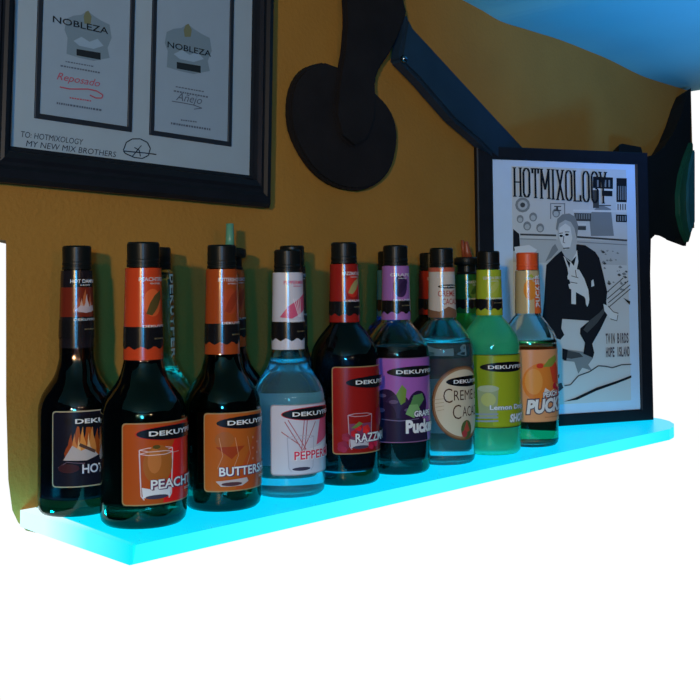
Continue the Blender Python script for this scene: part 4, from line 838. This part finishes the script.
def art_razz(p, z0, z1):
    tumbler(p, -.0105, z0+.006, z0+.049, .034, (.5, .35, .4), (.22, .05, .12), (.55, .5, .55))
    for cx, cz, r_, c in ((-.014, .034, .006, (.60, .02, .03)), (-.003, .030, .0065, (.70, .03, .03)), (-.020, .026, .005, (.5, .02, .03)), (.012, .014, .008, (.60, .02, .06)), (.004, .010, .006, (.5, .02, .06)), (-.034, .010, .008, (.30, .02, .06)), (-.030, .022, .006, (.30, .02, .05))):
        for k in range(5): p.poly(ell(cx+r_*.45*math.cos(k*1.25), z0+cz+r_*.45*math.sin(k*1.25), r_*.5, r_*.5, 8), tuple(v*(.8+.1*k) for v in c), .005)
    p.poly([(-.024, z0+.033), (-.014, z0+.041), (-.009, z0+.038), (-.018, z0+.033)], (.15, .22, .06), .005)
    p.poly(ell(.018, z0+.045, .007, .012, 14), (.24, .01, .03), .005)
    logo(p, .013, z1-.020, .086, .0150)
    fancy(p, 'RAZZMATAZZ', -.019, z0+.0150, .066, z0+.0260, WHITE, (.1, .02, .08))
def art_grape(p, z0, z1):
    for cx, cz, rx, rz, c in ((-.034, .055, .016, .016, (.025, .012, .05)), (-.018, .046, .018, .018, (.035, .018, .07)), (.012, .050, .016, .018, (.03, .012, .06)), (.002, .036, .018, .016, (.03, .012, .055)), (-.036, .034, .016, .02, (.02, .01, .04))):
        p.poly(ell(cx, z0+cz, rx, rz, 24), c, .005); p.poly(ell(cx-rx*.3, z0+cz+rz*.45, rx*.35, rz*.15, 10), (.12, .08, .18), .005)
    p.poly([(-.048+.0013, z0+.0013), (.030, z0+.0013), (.026, z0+.030), (-.04, z0+.034), (-.0467, z0+.03)], (.022, .014, .045), .005)
    p.poly(stroke([(-.040, z0+.031), (-.015, z0+.029), (.012, z0+.031)], .0012), (.18, .14, .28), .005)
    for q, c in (([(-.020, .070), (-.012, .083), (-.006, .076), (-.008, .060), (-.014, .056)], (.16, .28, .05)), ([(-.004, .050), (.004, .068), (.018, .070), (.022, .062), (.012, .052)], (.10, .26, .09)), ([(-.008, .044), (-.002, .056), (.010, .056), (.014, .048), (.004, .038)], (.20, .42, .16))):
        p.poly([(a, z0+b-.006) for a, b in q], c, .005)
    logo(p, .012, z1-.0185, .088, .0150)
    fancy(p, 'GRAPE', .004, z0+.0335, .034, z0+.0415, WHITE, (.05, .02, .1), .04)
    fancy(p, 'Pucker', -.008, z0+.0120, .046, z0+.0300, WHITE, (.05, .02, .1), .05)
def art_creme(p, z0, z1):
    logo(p, .022, z1-.021, .078, .0150)
    tc_ = (.07, .03, .02)
    p.text('C', -.021, z1-.050, -.008, z1-.030, tc_, -.01); p.text('REME de', -.006, z1-.047, .050, z1-.033, tc_, .0)
    p.text('C', -.008, z1-.073, .005, z1-.053, tc_, -.01); p.text('ACAO', .007, z1-.070, .042, z1-.056, tc_, .0)
    for k in range(4): p.poly(stroke([(-.036+k*.002, z1-.046-k*.005), (-.020, z1-.044-k*.005)], .0006), (.35, .28, .18), .005)
    p.poly(ell(.014, z0+.014, .010, .013, 16), (.08, .12, .04), .005); p.poly([(.006, z0+.006), (.014, z0+.026), (.020, z0+.012)], (.45, .08, .05), .005)
    p.poly(ell(.010, z0+.008, .005, .005, 10), (.40, .05, .05), .005)
def art_lemon(p, z0, z1):
    p.poly(rr(-.014, z0+.003, .066, z1-.003, .003), (.34, .42, .02), .005)
    p.poly([(-.034, z0+.016), (-.008, z0+.016), (-.005, z0+.058), (-.037, z0+.058)], (.32, .40, .22), .005)
    p.poly(ell(-.020, z0+.058, .016, .005, 16), (.42, .50, .34), .005)
    p.poly(ell(-.020, z0+.042, .011, .010, 14), (.46, .52, .18), .005)
    for k in range(3): p.poly(stroke([(-.040, z0+.020-k*.005), (-.006, z0+.021-k*.005)], .0025), (.28, .34, .40), .005)
    logo(p, .012, z1-.0185, .088, .0150)
    fancy(p, 'Lemon Drop', -.018, z0+.0250, .048, z0+.0340, (.75, .80, .88), (.25, .33, .3))
    fancy(p, 'SHOTS', .012, z0+.0080, .052, z0+.0200, WHITE, (.25, .33, .3), .04, shear=.2)
def art_ppucker(p, z0, z1):
    p.poly(ell(-.010, z0+.060, .030, .030, 28), (.80, .25, .04), .005)
    p.poly(ell(-.022, z0+.062, .014, .020, 18), (.85, .36, .08), .005)
    p.poly([(.004, z0+.090), (.012, z0+.060), (.030, z0+.055), (.034, z0+.075), (.02, z0+.092)], (.78, .08, .03), .005)
    p.poly([(-.008, z0+.084), (.004, z0+.096), (.020, z0+.102), (.024, z0+.094), (.010, z0+.084)], (.28, .36, .06), .005)
    p.poly(ell(-.012, z0+.086, .006, .004, 10), (.70, .05, .03), .005)
    p.poly([(-.004, z0+.052), (.006, z0+.046), (.016, z0+.050), (.004, z0+.040), (-.006, z0+.046)], (.8, .75, .72), .005)
    for k in range(7): p.poly(ell(.016+.007*(k % 3), z0+.036+.006*(k//2), .005, .005, 9), (.60, .03, .05), .005)
    e = (.10, .07, .10)
    for d in (.0018,): p.text('PUCKER', -.034-d, z0+.012-d, .052+d, z0+.034+d, e, .12, .15, .06)
    p.text('PUCKER', -.034, z0+.012, .052, z0+.034, WHITE, .05, .15, .06)
    fancy(p, 'PEACH', -.008, z0+.037, .022, z0+.045, WHITE, e, .04, slope=.08)
    p.text('SCHNAPPS', -.006, z0+.006, .030, z0+.008, (.45, .12, .05), .01)
def art_hot(p, z0, z1):
    for cx, w_, h, c in ((-.026, .007, .026, (.30, .05, .01)), (-.018, .009, .040, (.40, .09, .015)), (-.006, .010, .046, (.42, .09, .015)), (.004, .008, .030, (.32, .06, .01)), (-.022, .005, .026, (.62, .22, .05)), (-.013, .006, .034, (.68, .27, .06)), (-.002, .006, .036, (.62, .22, .05)), (-.017, .003, .022, (.80, .48, .22)), (-.006, .003, .026, (.80, .50, .25))):
        flame(p, cx, z0+.034, w_, h, c)
    p.poly([(-.034, z0+.030), (-.024, z0+.046), (-.014, z0+.040), (-.004, z0+.044), (.006, z0+.034), (-.008, z0+.029)], (.50, .44, .44), .005)
    p.poly(stroke([(-.016, z0+.047), (.002, z0+.038)], .0035), (.10, .05, .04), .005)
    p.poly(stroke([(-.040, z0+.022), (-.030, z0+.028), (-.010, z0+.026)], .0008), (.16, .10, .14), .005)
    p.poly(ell(-.028, z0+.021, .012, .005, 16), (.05, .015, .02), .005)
    logo(p, .011, z1-.0115, .088, .0150)
    fancy(p, 'HOT DAMN!', -.013, z0+.0150, .056, z0+.0250, (.66, .70, .80), (.02, .02, .05))
def art_dark(p, z0, z1):
    p.poly(ell(.0, z0+.045, .022, .022, 24), (.35, .08, .03), .005)
    logo(p, .011, z1-.0185, .088, .0150)
def n_swirl(c1, c2):
    def f(p, z0, z1):
        h = z1-z0
        p.poly(ell(-.001, z0+h*.62, .010, .015, 20), c1, .004)
        p.poly([(-.008, z0+h*.50), (-.004, z0+h*.62), (.001, z0+h*.70), (.009, z0+h*.76), (.010, z0+h*.68), (.004, z0+h*.56), (-.002, z0+h*.48)], c2, .004)
    return f
def n_pepper(p, z0, z1):
    h = z1-z0
    p.poly([(-.020, z0+h*.42), (-.010, z0+h*.56), (.010, z0+h*.70), (.030, z0+h*.80), (.030, z0+h*.60), (.012, z0+h*.50), (-.006, z0+h*.40)], (.62, .10, .20), .004)
    for k in range(4): p.poly(stroke([(-.004+k*.003, z0+h*.66), (.003+k*.001, z0+h*.42)], .0008), (.8, .75, .8), .004)
def n_fire(p, z0, z1):
    h = z1-z0
    p.poly([(-.036, z0+h*.40), (.056, z0+h*.40), (.056, z0+h*.78), (-.036, z0+h*.78)], (.16, .02, .01), .004)
    for cx, w_, k, c in ((-.006, .006, .20, (.38, .08, .03)), (.001, .007, .30, (.45, .12, .04)), (.008, .006, .24, (.38, .08, .03)), (-.003, .004, .18, (.50, .32, .26)), (.003, .004, .24, (.55, .46, .46)), (.008, .003, .14, (.50, .34, .30))):
        flame(p, cx, z0+h*.46, w_, h*k, c)
    p.poly([(-.010, z0+h*.48), (-.004, z0+h*.55), (.004, z0+h*.52), (.012, z0+h*.55), (.014, z0+h*.48), (.002, z0+h*.45)], (.50, .42, .45), .004)
def n_creme(p, z0, z1):
    h = z1-z0
    logo(p, .002, z0+h*.62, .032, .006); p.text('CREME', -.014, z0+h*.42, .012, z0+h*.54, (.35, .06, .05), .01); p.text('CACAO', -.008, z0+h*.26, .016, z0+h*.38, (.35, .06, .05), .01)
    p.poly([(-.050, z0), (.056, z0), (.056, z0+h*.10), (.020, z0+h*.12), (.0, z0+h*.22), (-.012, z0+h*.12), (-.050, z0+h*.22)], (.20, .10, .06), .004)
    p.poly([(-.050, z1-.006), (.056, z1-.006), (.056, z1), (-.050, z1)], (.45, .10, .06), .004)
def n_ppucker(p, z0, z1):
    h = z1-z0
    p.poly([(-.002, z0), (.024, z0), (.024, z1-.012), (-.002, z1-.012)], (.72, .14, .04), .004); p.poly(ell(-.008, z0+h*.55, .010, .016, 20), (.75, .28, .04), .004)
    p.poly([(-.018, z0+h*.78), (-.006, z0+h*.92), (.0, z0+h*.84)], (.35, .45, .05), .004)
    for k, c in enumerate('PUCKER'):
        V, F = text2d(c, .04); p.L += p.step; m = p.mi(WHITE)
        p.add([(.0095-.0095*w_, z0+h*.14+k*.0088+.008*u) for u, w_ in V], F, m)
    p.poly([(.0, z0), (.020, z0), (.020, z0+h*.12), (.0, z0+h*.12)], (.75, .15, .03), .004)

clear = ('clear', (.93, .97, .97)); dgreen = ('deep green', (.08, .28, .18)); dbrown = ('smoky', (.26, .38, .52))
DK = ('dark', (.003, .004, .006), True)
FR, BK = 'liquor bottles in the front row', 'liquor bottles in the back row'
specs = [
 dict(x=0.0650, y=.081, scale=1.05, kind='A', H=.304, group=FR, label='large dark bottle with a peach on its orange and red label, nearest the shelf corner', glass=dgreen, fill=.27, base=.022, liquid=DK,
      neck=dict(col=(.56, .055, .014), text='PEACHTREE', art=n_swirl((.70, .12, .03), (.10, .07, .02))), body=dict(z=(.026, .112), col=(.47, .085, .014), art=art_peach), rot=0),
 dict(x=0.1728, y=.081, kind='A', H=.303, group=FR, label='dark bottle with an amber label, between the peach bottle and the clear blue one', glass=dgreen, fill=.27, base=.022, liquid=DK,
      neck=dict(col=(.36, .06, .012), text='BUTTERSHOTS', art=n_swirl((.42, .06, .02), (.30, .04, .015))), body=dict(z=(.024, .112), col=(.48, .115, .018), art=art_butter), rot=-4),
 dict(x=0.2749, y=.081, kind='A', H=.299, group=FR, label='clear bottle glowing blue, with a white and pink peppermint label', glass=clear, fill=.158, clarity=.85, liquid=('clear blue', (.45, .82, .98), False), back=(.028, .112, (.85, .88, .90)),
      neck=dict(col=(.58, .58, .66), text='PEPPERMINT', tcol=(.6, .08, .15), art=n_pepper), body=dict(z=(.028, .112), col=(.62, .62, .72), rim=(.35, .33, .38), art=art_pepper), rot=-9),
 dict(x=0.3725, y=.081, kind='B', H=.310, group=FR, label='dark bottle with a deep red label showing raspberries in a glass', glass=dbrown, fill=.28, base=.018, liquid=DK,
      neck=dict(col=(.30, .015, .012), text='RAZZMATAZZ', art=n_swirl((.55, .03, .02), (.35, .30, .12))), body=dict(z=(.041, .151), col=(.30, .012, .010), art=art_razz), rot=-5),
 dict(x=0.4713, y=.081, kind='B', H=.308, group=FR, label='front bottle with a purple grape label and dark liquid below a clear shoulder', glass=clear, fill=.163, base=.018, liquid=DK,
      neck=dict(col=(.33, .14, .42), text='GRAPE', art=n_swirl((.04, .02, .08), (.03, .015, .06))), body=dict(z=(.044, .156), col=(.36, .12, .46), rim=(.3, .14, .3), art=art_grape), rot=-23),
 dict(x=0.5689, y=.081, kind='B', H=.306, group=FR, label='clear bottle with a cream coloured oval cacao label', glass=clear, fill=.168, clarity=.92, liquid=('water clear', (.70, .90, .97), False), back=(.036, .115, (.50, .58, .62)),
      neck=dict(col=(.55, .50, .45), text='DEKUYPER', band=False, art=n_creme), body=dict(z=(.036, .138), oval=(.010, .087, .048, .052), art=art_creme), rot=-23),
 dict(x=0.6787, y=.081, kind='B', H=.303, group=FR, label='bottle of bright green liqueur with a lime yellow lemon label', glass=('mint', (.90, 1, .96)), fill=.255, clarity=.3, liquid=('green', (.12, .97, .58), False), back=(.041, .149, (.62, .70, .55)),
      neck=dict(col=(.36, .46, .03), text='LEMON DROP', art=n_swirl((.40, .48, .06), (.46, .52, .12))), body=dict(z=(.041, .149), col=(.24, .34, .015), rim=(.05, .09, .02), art=art_lemon), rot=-31),
 dict(x=0.7777, y=.081, kind='B', H=.302, group=FR, label='orange-capped clear bottle with an orange peach label, in front of the poster', glass=clear, fill=.158, liquid=('orange', (.90, .42, .14), False), back=(.040, .151, (.7, .4, .2)), cap=cap_orange,
      neck=dict(col=(.55, .45, .25), text='PEACH', band=False, art=n_ppucker), body=dict(z=(.040, .151), col=(.80, .36, .16), rim=(.75, .30, .14), art=art_ppucker), rot=-17),
 dict(x=.0412, y=.183, kind='A', H=.303, group=BK, scale=.97, label='dark bottle with flames on a black label, leftmost against the wall', glass=dbrown, fill=.27, base=.018, liquid=DK,
      neck=dict(col=(.012, .010, .014), text='HOT DAMN!', z0=.186, art=n_fire, tcol=(.75, .75, .8)), body=dict(z=(.034, .118), col=(.010, .010, .020), rim=(.42, .38, .26), art=art_hot), rot=-5),
 dict(x=.1505, y=.183, kind='A', H=.303, group=BK, label='pale green-tinted clear bottle with white letters running down its neck, behind the large peach bottle', glass=('pale green', (.62, .88, .78)), fill=.15, liquid=('pale', (.80, .93, .88), False), gilt=True),
 dict(x=.2634, y=.183, kind='A', H=.304, group=BK, label='dark bottle topped by a pale green pouring tube, behind the amber labelled bottle', glass=dgreen, fill=.27, base=.018, liquid=DK, pourer='tube',
      neck=dict(col=(.44, .09, .02), text='BUTTERSHOTS', art=n_swirl((.42, .06, .02), (.30, .04, .015))), body=dict(z=(.026, .112), col=(.5, .15, .03), art=art_dark)),
 dict(x=.371, y=.183, kind='A', H=.309, group=BK, label='dark capped bottle standing directly behind the clear peppermint bottle', glass=dbrown, fill=.27, base=.018, liquid=DK,
      neck=dict(col=(.02, .012, .012), text='DEKUYPER'), body=dict(z=(.026, .112), col=(.08, .03, .02), art=art_dark)),
 dict(x=.566, y=.183, kind='B', H=.304, group=BK, label='blue-necked bottle mostly hidden behind the purple grape bottle', glass=('blue', (.2, .5, .7)), fill=.25, liquid=('blue', (.10, .35, .65), False),
      neck=dict(col=(.03, .14, .20), text='DEKUYPER'), body=dict(z=(.041, .151), col=(.05, .12, .2), art=art_dark)),
 dict(x=.661, y=.183, kind='B', H=.303, group=BK, label='dark bottle with a red neck label, right behind the cream oval labelled bottle', glass=dbrown, fill=.27, base=.018, liquid=DK,
      neck=dict(col=(.28, .02, .012), text='DEKUYPER'), body=dict(z=(.050, .165), col=(.26, .02, .015), art=art_dark), rot=-15),
 dict(x=.7515, y=.183, kind='B', H=.297, group=BK, label='dark green bottle with a red-brown pouring spout, behind the bright green bottle', glass=('apple', (.35, .80, .35)), fill=.25, clarity=.6, liquid=('apple', (.22, .75, .30), False), pourer='spout',
      neck=dict(col=(.015, .12, .03), text='DEKUYPER', art=n_swirl((.10, .22, .04), (.03, .10, .02))), body=dict(z=(.041, .151), col=(.04, .22, .05), art=art_dark), rot=-10),
]
for s in specs: bottle(s)

# ------------------------------------------------------------------ lamps
def lamp(name, kind, loc, energy, col, size=.03, target=None, **k):
    l = bpy.data.lights.new(name, kind); l.energy = energy; l.color = col
    if kind == 'AREA': l.size = size; l.shape = 'DISK'
    else: l.shadow_soft_size = size
    for a, b in k.items(): setattr(l, a, b)
    o = bpy.data.objects.new(name, l); COL.objects.link(o); o.location = loc
    if target is not None:
        d = Vector(target)-Vector(loc); o.rotation_euler = d.to_track_quat('-Z', 'Y').to_euler()
    return o
lamp('warm_bar_lamp', 'SPOT', (-1.75, -1.55, .56), 108, (1, .66, .26), .04, (.40, .23, .30), spot_size=R(66), spot_blend=1)
lamp('small_amber_lamp', 'POINT', (-.50, -2.2, .66), 15, (1, .45, .18), .03)
lamp('small_pink_lamp', 'POINT', (-.75, -1.7, .68), 1.8, (1, .7, .6), .015)
lamp('added_ceiling_fill', 'SPOT', (.95, -.50, .05), 30, (.03, .29, 1), .12, (1.12, -.09, .73), spot_size=R(66), spot_blend=.9)  # unseen spot, added to lift the ceiling to a brighter blue
lamp('added_blue_fill', 'AREA', (-1.5, -2.0, .40), 25, (.04, .46, 1), .28, (.4, .2, .4))  # added fill light: cools the mats, poster and wall, no fixture behind it
lamp('added_shelf_end_glow', 'POINT', (-.032, .185, -.022), .26, (0, .70, 1), .008)  # extra point light floating off the shelf end, added for cyan glow on the wall

sc.view_settings.view_transform = 'Standard'; sc.view_settings.look = 'None'; sc.view_settings.exposure = 0; sc.view_settings.gamma = 1
sc.view_settings.use_curve_mapping = False
sc.cycles.use_denoising = True
sc.cycles.max_bounces = 14; sc.cycles.transmission_bounces = 12; sc.cycles.glossy_bounces = 6; sc.cycles.sample_clamp_indirect = 4
